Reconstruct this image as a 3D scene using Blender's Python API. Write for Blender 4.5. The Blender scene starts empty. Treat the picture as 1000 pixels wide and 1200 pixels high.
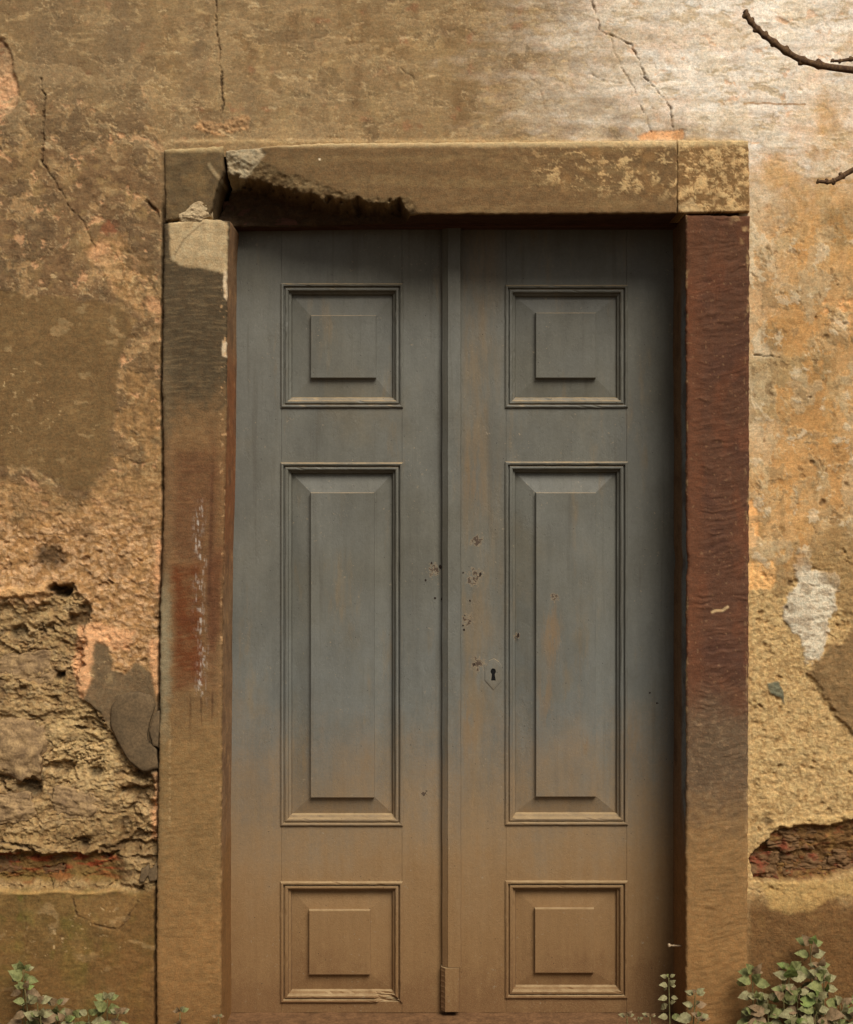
import bpy, bmesh, math, random
import numpy as np
from mathutils import Vector, Matrix

# ------------------------------------------------------------------ camera, sky, sun, exposure
SC = bpy.context.scene
S = 0.0025                     # metres per photograph pixel on the wall plane (y = 0)
D = 4.5                        # camera distance from the wall plane
CZ = 1.5
cam = bpy.data.cameras.new('camera'); camo = bpy.data.objects.new('camera', cam)
SC.collection.objects.link(camo); SC.camera = camo
camo.location = (0, -D, CZ); camo.rotation_euler = (math.radians(90), 0, 0)
cam.sensor_fit = 'HORIZONTAL'; cam.sensor_width = 36; cam.lens = 36 * D / 2.5
cam.clip_start = 0.05; cam.clip_end = 500

SUN_AZ, SUN_EL = math.radians(157), math.radians(46)      # azimuth from +Y towards +X
W = bpy.data.worlds.new('World'); SC.world = W; W.use_nodes = True
wn = W.node_tree; wn.nodes.clear()
sky = wn.nodes.new('ShaderNodeTexSky'); sky.sky_type = 'NISHITA'; sky.sun_disc = False
sky.sun_elevation = SUN_EL; sky.sun_rotation = SUN_AZ
sky.air_density = 1.0; sky.dust_density = 4.0; sky.ozone_density = 0.6
hs = wn.nodes.new('ShaderNodeHueSaturation'); hs.inputs['Saturation'].default_value = 0.35
bg = wn.nodes.new('ShaderNodeBackground'); bg.inputs['Strength'].default_value = 0.05
wo = wn.nodes.new('ShaderNodeOutputWorld')
wn.links.new(sky.outputs[0], hs.inputs['Color']); wn.links.new(hs.outputs[0], bg.inputs['Color'])
wn.links.new(bg.outputs[0], wo.inputs['Surface'])
sl = bpy.data.lights.new('sun', 'SUN'); so = bpy.data.objects.new('sun', sl); SC.collection.objects.link(so)
sl.energy = 3.2; sl.angle = math.radians(30); sl.color = (1.0, 0.955, 0.90)
sdir = Vector((math.sin(SUN_AZ) * math.cos(SUN_EL), math.cos(SUN_AZ) * math.cos(SUN_EL), math.sin(SUN_EL)))
so.rotation_euler = sdir.to_track_quat('Z', 'Y').to_euler(); so.location = (3, -4, 6)
SC.view_settings.view_transform = 'Standard'; SC.view_settings.look = 'None'
SC.view_settings.exposure = 0.34; SC.view_settings.gamma = 1.0
SC.view_settings.use_curve_mapping = False

# ------------------------------------------------------------------ helpers
COL = SC.collection
rng = random.Random(7)

def P(px, py, d=0.0):
    """photograph pixel -> world point at depth d behind the wall plane"""
    k = (D + d) / D
    return Vector(((px - 500) * S * k, d, CZ + (600 - py) * S * k))

def lin(c):
    c = np.asarray(c, float) / 255.0
    return np.where(c <= 0.04045, c / 12.92, ((c + 0.055) / 1.055) ** 2.4)

def C(r, g, b, k=0.92):
    return lin((r, g, b)) * k

def tag(o, label=None, cat=None, group=None, kind=None):
    for k, v in (('label', label), ('category', cat), ('group', group), ('kind', kind)):
        if v: o[k] = v
    return o

def empty(name, loc=(0, 0, 0)):
    o = bpy.data.objects.new(name, None); COL.objects.link(o); o.location = loc
    o.empty_display_size = 0.05
    return o

def link(name, me, mat=None, parent=None, smooth=False):
    o = bpy.data.objects.new(name, me); COL.objects.link(o)
    if mat and not me.materials: me.materials.append(mat)
    if parent is not None:
        o.parent = parent
        l = parent
        loc = Vector((0, 0, 0))
        while l is not None:
            loc += l.location; l = l.parent
        o.location = -loc
    if smooth:
        me.polygons.foreach_set('use_smooth', [True] * len(me.polygons))
    return o

# gradient noise on numpy arrays ------------------------------------------------
_r = np.random.RandomState(11)
_PERM = _r.permutation(4096).astype(np.int64); _PERM = np.concatenate([_PERM, _PERM])
_ANG = _r.rand(4096) * 2 * np.pi; _GX, _GY = np.cos(_ANG), np.sin(_ANG)

def noise(x, y, seed=0):
    x = np.asarray(x, float) + seed * 37.17; y = np.asarray(y, float) + seed * 91.73
    xi = np.floor(x).astype(np.int64); yi = np.floor(y).astype(np.int64)
    xf, yf = x - xi, y - yi
    u = xf * xf * xf * (xf * (xf * 6 - 15) + 10); v = yf * yf * yf * (yf * (yf * 6 - 15) + 10)
    a0 = _PERM[xi & 4095]; a1 = _PERM[(xi + 1) & 4095]; b0 = yi & 4095; b1 = (yi + 1) & 4095
    def g(a, b, dx, dy):
        h = _PERM[(a + b) & 4095]
        return _GX[h] * dx + _GY[h] * dy
    n00 = g(a0, b0, xf, yf); n10 = g(a1, b0, xf - 1, yf)
    n01 = g(a0, b1, xf, yf - 1); n11 = g(a1, b1, xf - 1, yf - 1)
    return ((n00 * (1 - u) + n10 * u) * (1 - v) + (n01 * (1 - u) + n11 * u) * v) * 1.5

def fbm(x, y, o=4, seed=0, gain=0.5):
    t = 0; a = 1.0; s = 0
    for k in range(o):
        t = t + a * noise(x, y, seed + k * 3); s += a; a *= gain
        x = np.asarray(x) * 2.03; y = np.asarray(y) * 2.03
    return t / s * 1.35

def ridge(x, y, o=3, seed=0, gain=0.5):
    t = 0; a = 1.0; s = 0
    for k in range(o):
        t = t + a * (1 - 2 * np.abs(noise(x, y, seed + k * 3))); s += a; a *= gain
        x = np.asarray(x) * 2.1; y = np.asarray(y) * 2.1
    return t / s

def worley(x, y, seed=0):
    x = np.asarray(x, float) + seed * 17.3; y = np.asarray(y, float) + seed * 5.9
    xi = np.floor(x).astype(np.int64); yi = np.floor(y).astype(np.int64)
    best = np.full(x.shape, 9.0); rid = np.zeros(x.shape)
    for dx in (-1, 0, 1):
        for dy in (-1, 0, 1):
            h = _PERM[(_PERM[(xi + dx) & 4095] + ((yi + dy) & 4095)) & 4095]
            cx = xi + dx + (h & 63) / 63.0; cy = yi + dy + ((h >> 6) & 63) / 63.0
            d = np.hypot(x - cx, y - cy); b = d < best
            best = np.where(b, d, best); rid = np.where(b, _PERM[h] / 4096.0, rid)
    return best, rid

def lumps(x, y, seed=0):
    """crumbly aggregate: rounded grains of random height"""
    d, r = worley(x, y, seed)
    return np.sqrt(np.clip(1 - d * d * 1.3, 0, 1)) * (.25 + .75 * r) - .35

def ss(e0, e1, x):
    t = np.clip((x - e0) / (e1 - e0), 0, 1)
    return t * t * (3 - 2 * t)

def segdist(px, py, pts):
    d = np.full(px.shape, 1e9)
    for (x0, y0), (x1, y1) in zip(pts[:-1], pts[1:]):
        dx, dy = x1 - x0, y1 - y0
        t = np.clip(((px - x0) * dx + (py - y0) * dy) / (dx * dx + dy * dy + 1e-9), 0, 1)
        d = np.minimum(d, np.hypot(px - x0 - t * dx, py - y0 - t * dy))
    return d

def sdpoly(px, py, pts, pad=40):
    """signed distance in pixels, negative inside; far points get pad"""
    out = np.full(px.shape, float(pad))
    xs = [p[0] for p in pts]; ys = [p[1] for p in pts]
    sel = (px > min(xs) - pad) & (px < max(xs) + pad) & (py > min(ys) - pad) & (py < max(ys) + pad)
    x, y = px[sel], py[sel]
    d = segdist(x, y, list(pts) + [pts[0]])
    ins = np.zeros(x.shape, bool)
    n = len(pts)
    for i in range(n):
        x0, y0 = pts[i]; x1, y1 = pts[(i + 1) % n]
        c = ((y0 > y) != (y1 > y)) & (x < (x1 - x0) * (y - y0) / (y1 - y0 + 1e-12) + x0)
        ins ^= c
    out[sel] = np.where(ins, -d, d)
    return out

def sdline(px, py, pts, pad=30):
    out = np.full(px.shape, float(pad))
    xs = [p[0] for p in pts]; ys = [p[1] for p in pts]
    sel = (px > min(xs) - pad) & (px < max(xs) + pad) & (py > min(ys) - pad) & (py < max(ys) + pad)
    out[sel] = segdist(px[sel], py[sel], pts)
    return out

class Surf:
    """colour (linear) and relief (millimetres towards the viewer) at photograph positions"""
    def __init__(s, px, py, base):
        s.x, s.y = px, py
        s.wx = px + 7 * fbm(px / 34, py / 34, 4, 1) + 2.0 * fbm(px / 6, py / 6, 2, 2)
        s.wy = py + 7 * fbm(px / 34, py / 34, 4, 5) + 2.0 * fbm(px / 6, py / 6, 2, 6)
        s.c = np.tile(np.asarray(base, float), (px.size, 1)); s.h = np.zeros(px.size)
    def mix(s, m, col):
        s.c += (np.asarray(col)[None, :] - s.c) * np.clip(m, 0, 1)[:, None]
    def mul(s, f):
        s.c *= np.asarray(f)[:, None]
    def poly(s, pts, soft=3.0, warp=1.0, grow=0.0):
        x = s.x + (s.wx - s.x) * warp; y = s.y + (s.wy - s.y) * warp
        return 1 - ss(-soft, soft, sdpoly(x, y, pts) - grow)
    def n(s, sx, sy, o=3, seed=0):
        return fbm(s.x / sx, s.y / sy, o, seed)

def build_mesh(name, V, F, col=None, fast_smooth=True, grain=None):
    me = bpy.data.meshes.new(name)
    V = np.ascontiguousarray(V, np.float32); F = np.ascontiguousarray(F, np.int32)
    me.vertices.add(len(V)); me.vertices.foreach_set('co', V.ravel())
    me.loops.add(F.size); me.loops.foreach_set('vertex_index', F.ravel())
    me.polygons.add(len(F)); me.polygons.foreach_set('loop_start', np.arange(0, F.size, 4, dtype=np.int32))
    me.polygons.foreach_set('loop_total', np.full(len(F), 4, np.int32))
    if col is not None:
        a = me.color_attributes.new('Col', 'FLOAT_COLOR', 'POINT')
        c4 = np.ones((len(V), 4), np.float32); c4[:, :3] = col
        if grain is not None: c4[:, 3] = grain
        a.data.foreach_set('color', c4.ravel())
    me.update(calc_edges=True); me.validate()
    if fast_smooth: me.polygons.foreach_set('use_smooth', np.ones(len(F), bool))
    return me

# ------------------------------------------------------------------ materials
class NT:
    def __init__(s, name):
        s.m = bpy.data.materials.new(name); s.m.use_nodes = True; s.t = s.m.node_tree; s.t.nodes.clear()
        s.out = s.t.nodes.new('ShaderNodeOutputMaterial'); s.b = s.t.nodes.new('ShaderNodeBsdfPrincipled')
        s.t.links.new(s.b.outputs[0], s.out.inputs['Surface'])
        s.geo = s.t.nodes.new('ShaderNodeNewGeometry')
    def N(s, typ, **kw):
        n = s.t.nodes.new(typ)
        for k, v in kw.items(): setattr(n, k, v)
        return n
    def L(s, a, b): s.t.links.new(a, b)
    def put(s, sock, v):
        if isinstance(v, (int, float)): sock.default_value = v
        elif isinstance(v, (tuple, list, np.ndarray)):
            v = [float(q) for q in v]
            sock.default_value = v + [1.0] if len(v) == 3 and len(sock.default_value) == 4 else v
        else: s.L(v, sock)
    def math(s, op, a, b=0.0, c=None, clamp=False):
        n = s.N('ShaderNodeMath', operation=op, use_clamp=clamp)
        s.put(n.inputs[0], a); s.put(n.inputs[1], b)
        if c is not None: s.put(n.inputs[2], c)
        return n.outputs[0]
    def ramp(s, v, a, b, lo=0.0, hi=1.0):
        n = s.N('ShaderNodeMapRange', interpolation_type='SMOOTHSTEP')
        s.put(n.inputs[0], v); n.inputs[1].default_value = a; n.inputs[2].default_value = b
        n.inputs[3].default_value = lo; n.inputs[4].default_value = hi
        return n.outputs[0]
    def pos(s, scale=(1, 1, 1), off=(0, 0, 0)):
        n = s.N('ShaderNodeMapping'); s.L(s.geo.outputs['Position'], n.inputs[0])
        n.inputs['Scale'].default_value = scale; n.inputs['Location'].default_value = off
        return n.outputs[0]
    def noise(s, scale, detail=4, rough=0.55, vec=None, dist=0.0):
        n = s.N('ShaderNodeTexNoise'); s.L(vec if vec is not None else s.geo.outputs['Position'], n.inputs['Vector'])
        n.inputs['Scale'].default_value = scale; n.inputs['Detail'].default_value = detail
        n.inputs['Roughness'].default_value = rough; n.inputs['Distortion'].default_value = dist
        return n.outputs[0]
    def vor(s, scale, vec=None, feature='F1'):
        n = s.N('ShaderNodeTexVoronoi', feature=feature)
        s.L(vec if vec is not None else s.geo.outputs['Position'], n.inputs['Vector']); n.inputs['Scale'].default_value = scale
        return n
    def mix(s, f, a, b, mode='MIX'):
        n = s.N('ShaderNodeMix', data_type='RGBA', blend_type=mode)
        s.put(n.inputs[0], f); s.put(n.inputs[6], a); s.put(n.inputs[7], b)
        return n.outputs[2]
    def scale_col(s, c, f):
        n = s.N('ShaderNodeVectorMath', operation='SCALE'); s.put(n.inputs[0], c); s.put(n.inputs['Scale'], f)
        return n.outputs[0]
    def bump(s, h, strength=0.5, dist=0.002, prev=None):
        n = s.N('ShaderNodeBump'); n.inputs['Strength'].default_value = strength; n.inputs['Distance'].default_value = dist
        s.L(h, n.inputs['Height'])
        if prev is not None: s.L(prev, n.inputs['Normal'])
        return n.outputs[0]
    def done(s, col, rough=0.85, normal=None, spec=0.25):
        s.put(s.b.inputs['Base Color'], col); s.put(s.b.inputs['Roughness'], rough)
        s.b.inputs['Specular IOR Level'].default_value = spec
        if normal is not None: s.L(normal, s.b.inputs['Normal'])
        return s.m

def mat_attr(name, fine=0.30, bump=0.5, bscale=170, rough=0.92, spec=0.15):
    t = NT(name); a = t.N('ShaderNodeAttribute', attribute_name='Col'); g = a.outputs['Alpha']
    n1 = t.noise(bscale, 6, 0.72); n2 = t.noise(bscale * 3.7, 3, 0.65)
    nb = t.noise(38, 6, 0.7, t.pos((1, 1, 1.6), (5, 2, 1)))
    f = t.math('ADD', t.ramp(n1, 0.25, 0.75, 1 - fine, 1 + fine), t.ramp(n2, 0.3, 0.7, -fine * 0.6, fine * 0.6))
    f = t.math('MULTIPLY', f, t.ramp(nb, 0.25, 0.75, 1 - fine * .7, 1 + fine * .7))
    brush = t.noise(150, 5, .75, t.pos((.3, 1, 1.5), (3, 0, 8)), .3); f = t.math('MULTIPLY', f, t.ramp(brush, .3, .7, 1 - fine * .5, 1 + fine * .5))
    spk = t.ramp(t.noise(210, 3, .6, t.pos((1, 1, 1), (4, 4, 4))), .66, .72, 1, .72); f = t.math('MULTIPLY', f, spk)
    c = t.scale_col(a.outputs['Color'], f)
    cn = t.N('ShaderNodeTexNoise'); t.L(t.geo.outputs['Position'], cn.inputs['Vector']); cn.inputs['Scale'].default_value = 80; cn.inputs['Detail'].default_value = 5
    hue = t.ramp(cn.outputs[0], .35, .65)
    c = t.mix(1.0, c, t.mix(hue, (1.03, .99, .955), (.975, 1.01, 1.03)), 'MULTIPLY')
    b1 = t.N('ShaderNodeBump'); b1.inputs['Distance'].default_value = 0.004; t.L(n1, b1.inputs['Height']); t.L(t.math('MULTIPLY', g, bump), b1.inputs['Strength'])
    b2 = t.N('ShaderNodeBump'); b2.inputs['Distance'].default_value = 0.0014; t.L(n2, b2.inputs['Height']); t.L(t.math('MULTIPLY', g, bump * .9), b2.inputs['Strength']); t.L(b1.outputs[0], b2.inputs['Normal'])
    return t.done(c, rough, b2.outputs[0], spec)

M_WALL = mat_attr('weathered_plaster', 0.24, 1.0, 150)
M_STONE = mat_attr('worn_sandstone', 0.21, 0.55, 210, 0.95, 0.1)

def mat_simple(name, a, b, scale=40, rough=0.85, bump=0.4, stretch=(1, 1, 1), spec=0.2, lo=.3, hi=.7):
    t = NT(name); v = t.pos(stretch)
    n = t.noise(scale, 5, 0.6, v); n2 = t.noise(scale * 5, 3, 0.6, v)
    c = t.mix(t.ramp(n, lo, hi), tuple(a), tuple(b))
    c = t.scale_col(c, t.ramp(n2, 0.25, 0.75, 0.75, 1.25))
    return t.done(c, rough, t.bump(n2, bump, 0.002, t.bump(n, bump, 0.004)), spec)

M_GROUND = mat_simple('packed_earth', C(96, 76, 52), C(74, 58, 40), 9)
M_BRICK = mat_simple('broken_red_brick', C(120, 62, 38), C(108, 80, 50), 22, bump=1.0, lo=.34, hi=.5)
M_RUBBLE = mat_simple('rubble_stone', C(118, 94, 66), C(164, 134, 92), 30, bump=1.0)
M_FLAKE = mat_simple('grey_render_flake', C(104, 84, 58), C(88, 72, 50), 30, bump=0.3)
M_TIMBER = mat_simple('red_brown_timber', C(92, 60, 44), C(64, 46, 36), 30, bump=0.5, stretch=(0.15, 1, 1))
M_MORTAR = mat_simple('pale_mortar', C(186, 164, 126), C(158, 134, 98), 45, bump=0.8)
M_IRON = mat_simple('rusted_iron', C(206, 182, 146), C(170, 140, 104), 120, rough=0.6)
M_DARK = mat_simple('void_shade_black', C(14, 12, 10), C(10, 9, 8), 40)  # near-black colour stands for shade in the keyhole and behind the door
M_BARK = mat_simple('twig_bark', C(108, 82, 52), C(70, 48, 34), 120, bump=0.5)
M_STEM = mat_simple('plant_stem', C(112, 104, 62), C(88, 80, 48), 80)

def mat_door(name):
    t = NT(name); C = lambda r, g, b: lin((r, g, b)) * .66
    sep = t.N('ShaderNodeSeparateXYZ'); t.L(t.geo.outputs['Position'], sep.inputs[0])
    X, Z = sep.outputs[0], sep.outputs[2]
    nrm = t.N('ShaderNodeSeparateXYZ'); t.L(t.geo.outputs['True Normal'], nrm.inputs[0])
    nbig = t.noise(2.6, 5, 0.6); nmid = t.noise(14, 5, 0.65); nfine = t.noise(160, 4, 0.7)
    grain = t.noise(60, 4, 0.6, t.pos((1, 1, 0.06)))
    c = t.mix(t.ramp(nbig, 0.35, 0.65), tuple(C(118, 116, 104)), tuple(C(110, 106, 91)))
    # cooler, chalkier paint in the lower middle
    cool = t.math('MULTIPLY', t.ramp(Z, 0.55, 0.85), t.ramp(Z, 1.45, 0.95))
    c = t.mix(t.math('MULTIPLY', cool, t.ramp(nmid, 0.2, 0.8, 0.3, 1.0)), c, tuple(C(120, 120, 111)))
    # brown rubbing and streaks
    st = t.noise(7, 5, 0.65, t.pos((2.6, 1, 0.5), (3.3, 0, 1.7)))
    c = t.mix(t.ramp(st, 0.56, 0.74, 0, 0.5), c, tuple(C(138, 118, 86)))
    # hand-worn brown on the lock stile
    wx_ = t.math('MULTIPLY', t.ramp(X, 0.10, 0.125), t.ramp(X, 0.26, 0.17)); wn_ = t.noise(9, 6, .7, t.pos((2, 1, .35), (1, 4, 2)))
    c = t.mix(t.math('MULTIPLY', wx_, t.ramp(wn_, .38, .62, .1, .75)), c, tuple(C(136, 116, 86)))
    rub = t.ramp(t.noise(3.2, 6, .7, t.pos((1, 1, .7), (7, 1, 3))),   .52, .70, 0, .35); c = t.mix(rub, c, tuple(C(126, 112, 86)))
    # brush-worn lighter and darker areas, water runs
    wear = t.noise(5, 7, .72, t.pos((1.4, 1, .55), (6, 3, 5))); c = t.scale_col(c, t.ramp(wear, .3, .7, .86, 1.14))
    runs = t.ramp(t.noise(30, 4, .6, t.pos((1, 1, .045), (1, 1, 6))), .58, .70, 0, .35); c = t.mix(runs, c, tuple(C(92, 86, 72)))
    dot = t.ramp(t.noise(330, 2, .5, t.pos((1, 1, 1), (8, 2, 2))), .70, .74, 0, .5); c = t.mix(dot, c, tuple(C(150, 144, 126)))
    # splashed dirt towards the ground
    zz = t.math('ADD', Z, t.math('MULTIPLY', t.math('SUBTRACT', t.noise(6, 6, 0.7), 0.5), 0.40))
    zz = t.math('ADD', zz, t.math('MULTIPLY', t.math('SUBTRACT', t.noise(34, 5, .75), 0.5), 0.22))
    zz = t.math('ADD', zz, t.math('MULTIPLY', t.math('SUBTRACT', t.noise(26, 4, .65, t.pos((1, 1, .12), (4, 4, 1))), 0.5), 0.30))
    c = t.mix(t.ramp(zz, 0.98, 0.30, 0.0, 0.97), c, tuple(C(160, 128, 88)))
    c = t.mix(t.ramp(zz, .55, .15, 0, .9), c, tuple(C(146, 110, 68))); c = t.mix(t.ramp(zz, .20, -.04, 0, .8), c, tuple(C(124, 88, 52)))
    spl = t.math('MULTIPLY', t.ramp(t.noise(420, 2, 0.5), 0.54, 0.62), t.ramp(zz, 1.05, 0.6))
    c = t.mix(t.math('MULTIPLY', spl, 0.45), c, tuple(C(158, 128, 84)))
    # dust lying on ledges
    up = t.math('MULTIPLY', t.ramp(nrm.outputs[2], 0.30, 0.8), t.ramp(nmid, 0.3, 0.62, 0.3, 0.85))
    c = t.mix(up, c, tuple(C(196, 166, 120)))
    # chips: pale undercoat and dark knocks
    ch = t.math('MULTIPLY', t.ramp(t.noise(110, 4, 0.65), 0.64, 0.68), t.ramp(t.noise(11, 4, .6, t.pos((1, 1, 1), (9, 9, 9))), 0.5, 0.62))
    c = t.mix(t.math('MULTIPLY', ch, 0.7), c, tuple(C(168, 150, 120)))
    nch = t.noise(95, 5, .7, t.pos((1, 1, 1), (2, 5, 1)))
    for (cx_, cy_, rr_) in ((508, 668, 13), (556, 676, 17), (558, 634, 12), (548, 726, 12), (560, 778, 14), (606, 747, 8), (497, 930, 12), (650, 700, 9)):
        p_ = P(cx_, cy_, .215); dv = t.N('ShaderNodeVectorMath', operation='DISTANCE'); t.L(t.pos((1, 0, 1)), dv.inputs[0]); dv.inputs[1].default_value = (p_.x, 0, p_.z)
        fall = t.ramp(dv.outputs['Value'], 0, rr_ * .0031, 1, 0); thr = t.math('ADD', nch, t.math('MULTIPLY', fall, .30))
        mk = t.math('MULTIPLY', t.ramp(thr, .68, .72), t.ramp(fall, .02, .15)); c = t.mix(t.math('MULTIPLY', mk, .75), c, tuple(C(160, 140, 110)))
        mk = t.math('MULTIPLY', t.ramp(thr, .75, .78), t.ramp(fall, .02, .15)); c = t.mix(t.math('MULTIPLY', mk, .85), c, tuple(C(66, 48, 36)))
    for (cx_, cy_, rr_, k_) in ((647, 745, 52, .75), (551, 850, 60, .7), (686, 872, 18, .6), (640, 815, 50, .5), (555, 560, 70, .45), (742, 880, 60, .4), (430, 900, 40, .4), (580, 1005, 30, .6)):
        p_ = P(cx_, cy_, .215); dv = t.N('ShaderNodeVectorMath', operation='DISTANCE'); t.L(t.pos((1, 0, .28)), dv.inputs[0]); dv.inputs[1].default_value = (p_.x, 0, p_.z * .28)
        fall = t.ramp(dv.outputs['Value'], 0, rr_ * .0009, 1, 0); mk = t.math('MULTIPLY', fall, t.ramp(t.noise(22, 6, .75, t.pos((1.6, 1, .3), (cx_ * .01, 1, 1))), .42, .58)); c = t.mix(t.math('MULTIPLY', mk, k_), c, tuple(C(146, 116, 78)))
    v = t.vor(46); vr = t.N('ShaderNodeSeparateColor'); t.L(v.outputs['Color'], vr.inputs[0])
    pit = t.math('MULTIPLY', t.ramp(v.outputs['Distance'], 0.085, 0.05), t.ramp(vr.outputs[0], 0.62, 0.64))
    c = t.mix(t.math('MULTIPLY', pit, 0.8), c, tuple(C(48, 40, 32)))
    c = t.scale_col(c, t.math('ADD', t.ramp(nfine, 0.3, 0.7, 0.94, 1.06), t.ramp(grain, 0.3, 0.7, -0.03, 0.03)))
    h = t.math('ADD', t.math('MULTIPLY', nfine, 0.5), t.math('ADD', t.math('MULTIPLY', grain, 0.5), t.math('MULTIPLY', pit, -1.5)))
    grit = t.math('MULTIPLY', t.noise(230, 4, .7), t.ramp(zz, .85, .35, 0, 2.2)); h = t.math('ADD', h, grit)
    flk = t.ramp(t.noise(24, 6, .7, t.pos((1, 1, .5), (2, 8, 4))), .56, .60); h = t.math('ADD', h, t.math('MULTIPLY', flk, -.5))
    b = t.bump(h, 0.32, 0.002); b = t.bump(nmid, 0.25, 0.006, b)
    rough = t.ramp(zz, 0.86, 0.5, 0.55, 0.9)
    return t.done(c, rough, b, 0.3)

M_DOOR = mat_door('flaking_grey_paint')

# ------------------------------------------------------------------ ground
def plane_ground():
    bm = bmesh.new()
    n = 40
    xs = np.linspace(-1, 1, n)
    vs = [[bm.verts.new((60 * np.sign(a) * abs(a) ** 2.2, -0.0 + (-80 * ((b + 1) / 2) ** 2.2 if True else 0) + 0.5, -0.15 + (0.012 * noise(a * 20, b * 20) if abs(a) < .9 else 0)))
           for a in xs] for b in xs]
    for j in range(n - 1):
        for i in range(n - 1):
            bm.faces.new((vs[j][i], vs[j][i + 1], vs[j + 1][i + 1], vs[j + 1][i]))
    bmesh.ops.recalc_face_normals(bm, faces=bm.faces)
    me = bpy.data.meshes.new('ground'); bm.to_mesh(me); bm.free()
    return tag(link('ground', me, M_GROUND), kind='structure')
plane_ground()

# ------------------------------------------------------------------ wall
JL = [(193, 140), (193, 258), (191, 450), (193, 600), (189, 700), (188, 800), (186, 950), (184, 1080), (184, 1400)]

def wall_fields(px, py):
    s = Surf(px, py, C(142, 116, 80))
    x, y, wx, wy = s.x, s.y, s.wx, s.wy
    n40, n12, n4 = s.n(60, 60, 4, 20), s.n(14, 14, 4, 30), s.n(4, 4, 3, 40)
    hz = s.n(110, 9, 4, 50)                     # horizontal trowel streaks
    left = 1 - ss(200, 420, x); right = ss(868, 884, x)
    hi = fbm(wx / 26, wy / 20, 6, 64, .68); hi2 = fbm(x / 7, wy / 4, 4, 66, .7)
    s.h += 3.5 * s.n(180, 180, 3, 60) + 1.0 * s.n(40, 24, 4, 62) + .55 * hi + .30 * hi2
    s.g = np.full(x.shape, .30)
    # top band plaster: olive brown, mottled with tan and grey
    s.mix(ss(-0.1, 0.5, n40) * 0.7, C(122, 96, 62)); s.mix(ss(0.0, 0.6, s.n(45, 70, 4, 71)) * 0.55, C(160, 132, 88))
    s.mix(ss(0.1, 0.6, hz) * 0.45, C(150, 126, 88)); s.mix(ss(0.15, 0.6, s.n(30, 60, 4, 74)) * 0.45, C(112, 84, 54))
    s.mix(ss(0.45, 0.75, s.n(26, 20, 3, 77)) * 0.35, C(150, 92, 62))
    s.mix((1 - ss(40, 300, x + 60 * n40)) * .45, C(114, 92, 64)); s.mix(ss(.0, .5, fbm(wx / 60, wy / 140, 5, 78, .62)) * (1 - ss(400, 620, x)) * .4, C(118, 98, 72))
    # ---- cream limewash, upper right
    edge = 690 - 0.9 * (y - 20) * 0.0 + 75 * s.n(160, 28, 4, 80) + 40 * n40
    cream = ss(-170, 190, x - edge + 90 * fbm(wx / 90, wy / 20, 5, 81, .65)) * (1 - ss(120, 200, y + 30 * n40 - 60 * right))
    cream = np.maximum(cream, right * (1 - ss(110, 420, y + 90 * n40 + 60 * fbm(wx / 30, wy / 40, 5, 82, .65) + (x - 880) * 1.1)))
    s.mix(cream * np.clip(0.88 + 0.35 * hz, 0.3, 1), C(238, 224, 202))
    s.mix(cream * ss(0.0, 0.55, s.n(70, 40, 4, 84)) * 0.55, C(234, 202, 172))
    s.mix(cream * ss(0.18, 0.6, s.n(24, 16, 4, 86)) * 0.55, C(222, 214, 198))
    s.mix(cream * ss(0.32, 0.6, s.n(40, 9, 4, 88)) * 0.55, C(160, 134, 92))
    # ---- right of the surround: ochre ground with grey lime scabs
    och = right * ss(120, 330, y + 80 * n40 + 60 * fbm(wx / 30, wy / 40, 5, 82, .65) + (x - 880) * 0.8)
    s.mix(och, C(192, 150, 98)); s.mix(och * ss(-0.05, 0.45, fbm(wx / 40, wy / 70, 5, 90, .62)) * 0.7, C(188, 142, 84))
    s.mix(och * ss(0.05, 0.5, s.n(22, 30, 4, 92)) * 0.65, C(186, 160, 116)); s.mix(och * ss(0.2, 0.6, s.n(12, 18, 3, 94)) * 0.55, C(150, 118, 74))
    lime = right * (1 - ss(10, 46, x - 877 + 30 * fbm(wx / 22, wy / 60, 5, 96, .65))) * (1 - ss(430, 600, y)) * ss(190, 260, y)
    s.mix(lime * 0.8, C(214, 194, 158))
    g1 = s.poly([(880, 418), (962, 415), (978, 450), (950, 482), (925, 500), (884, 488)], 5) * right
    s.mix(g1 * 0.85, C(166, 138, 94)); s.h += 1.2 * g1
    for (cx, cy, rr) in ((910, 391, 17), (990, 262, 22), (958, 425, 20)):
        m = 1 - ss(-5, 4, np.hypot(wx - cx, (wy - cy) * 0.8) - rr)
        s.mix(m * 0.85, C(146, 116, 74)); s.h += 1.5 * m
    m = s.poly([(964, 352), (1000, 350), (1000, 392), (972, 384)], 3) * ss(-0.1, 0.3, s.n(10, 9, 3, 98))
    s.mix(m * 0.9, C(224, 166, 106)); s.h -= 3 * m
    m = ss(0.30, 0.6, s.n(30, 20, 4, 99)) * right * ss(500, 540, y) * (1 - ss(620, 660, y))
    s.mix(m * 0.7, C(130, 96, 56)); s.h -= 2 * m
    # sandy scratch render lower right
    sand = right * ss(640, 700, y + 26 * n40 + (x - 880) * 0.30)
    s.mix(sand, C(192, 158, 106)); gr = ridge(x / 9, y / 8, 3, 100)
    pits = ss(0.02, 0.50, s.n(11, 9, 3, 102)); s.mix(sand * pits * 0.6, C(146, 112, 66)); s.mix(sand * ss(0.1, 0.6, -s.n(8, 7, 3, 104)) * 0.6, C(216, 180, 118))
    s.mix(sand * ss(0.15, 0.6, n40) * 0.45, C(150, 116, 70))
    sl1 = lumps(x / 7.5, y / 6.5, 21); sl2 = lumps(x / 3.6, y / 3.4, 22); pz = ss(.15, .6, fbm(wx / 18, wy / 12, 5, 107, .7))
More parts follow.
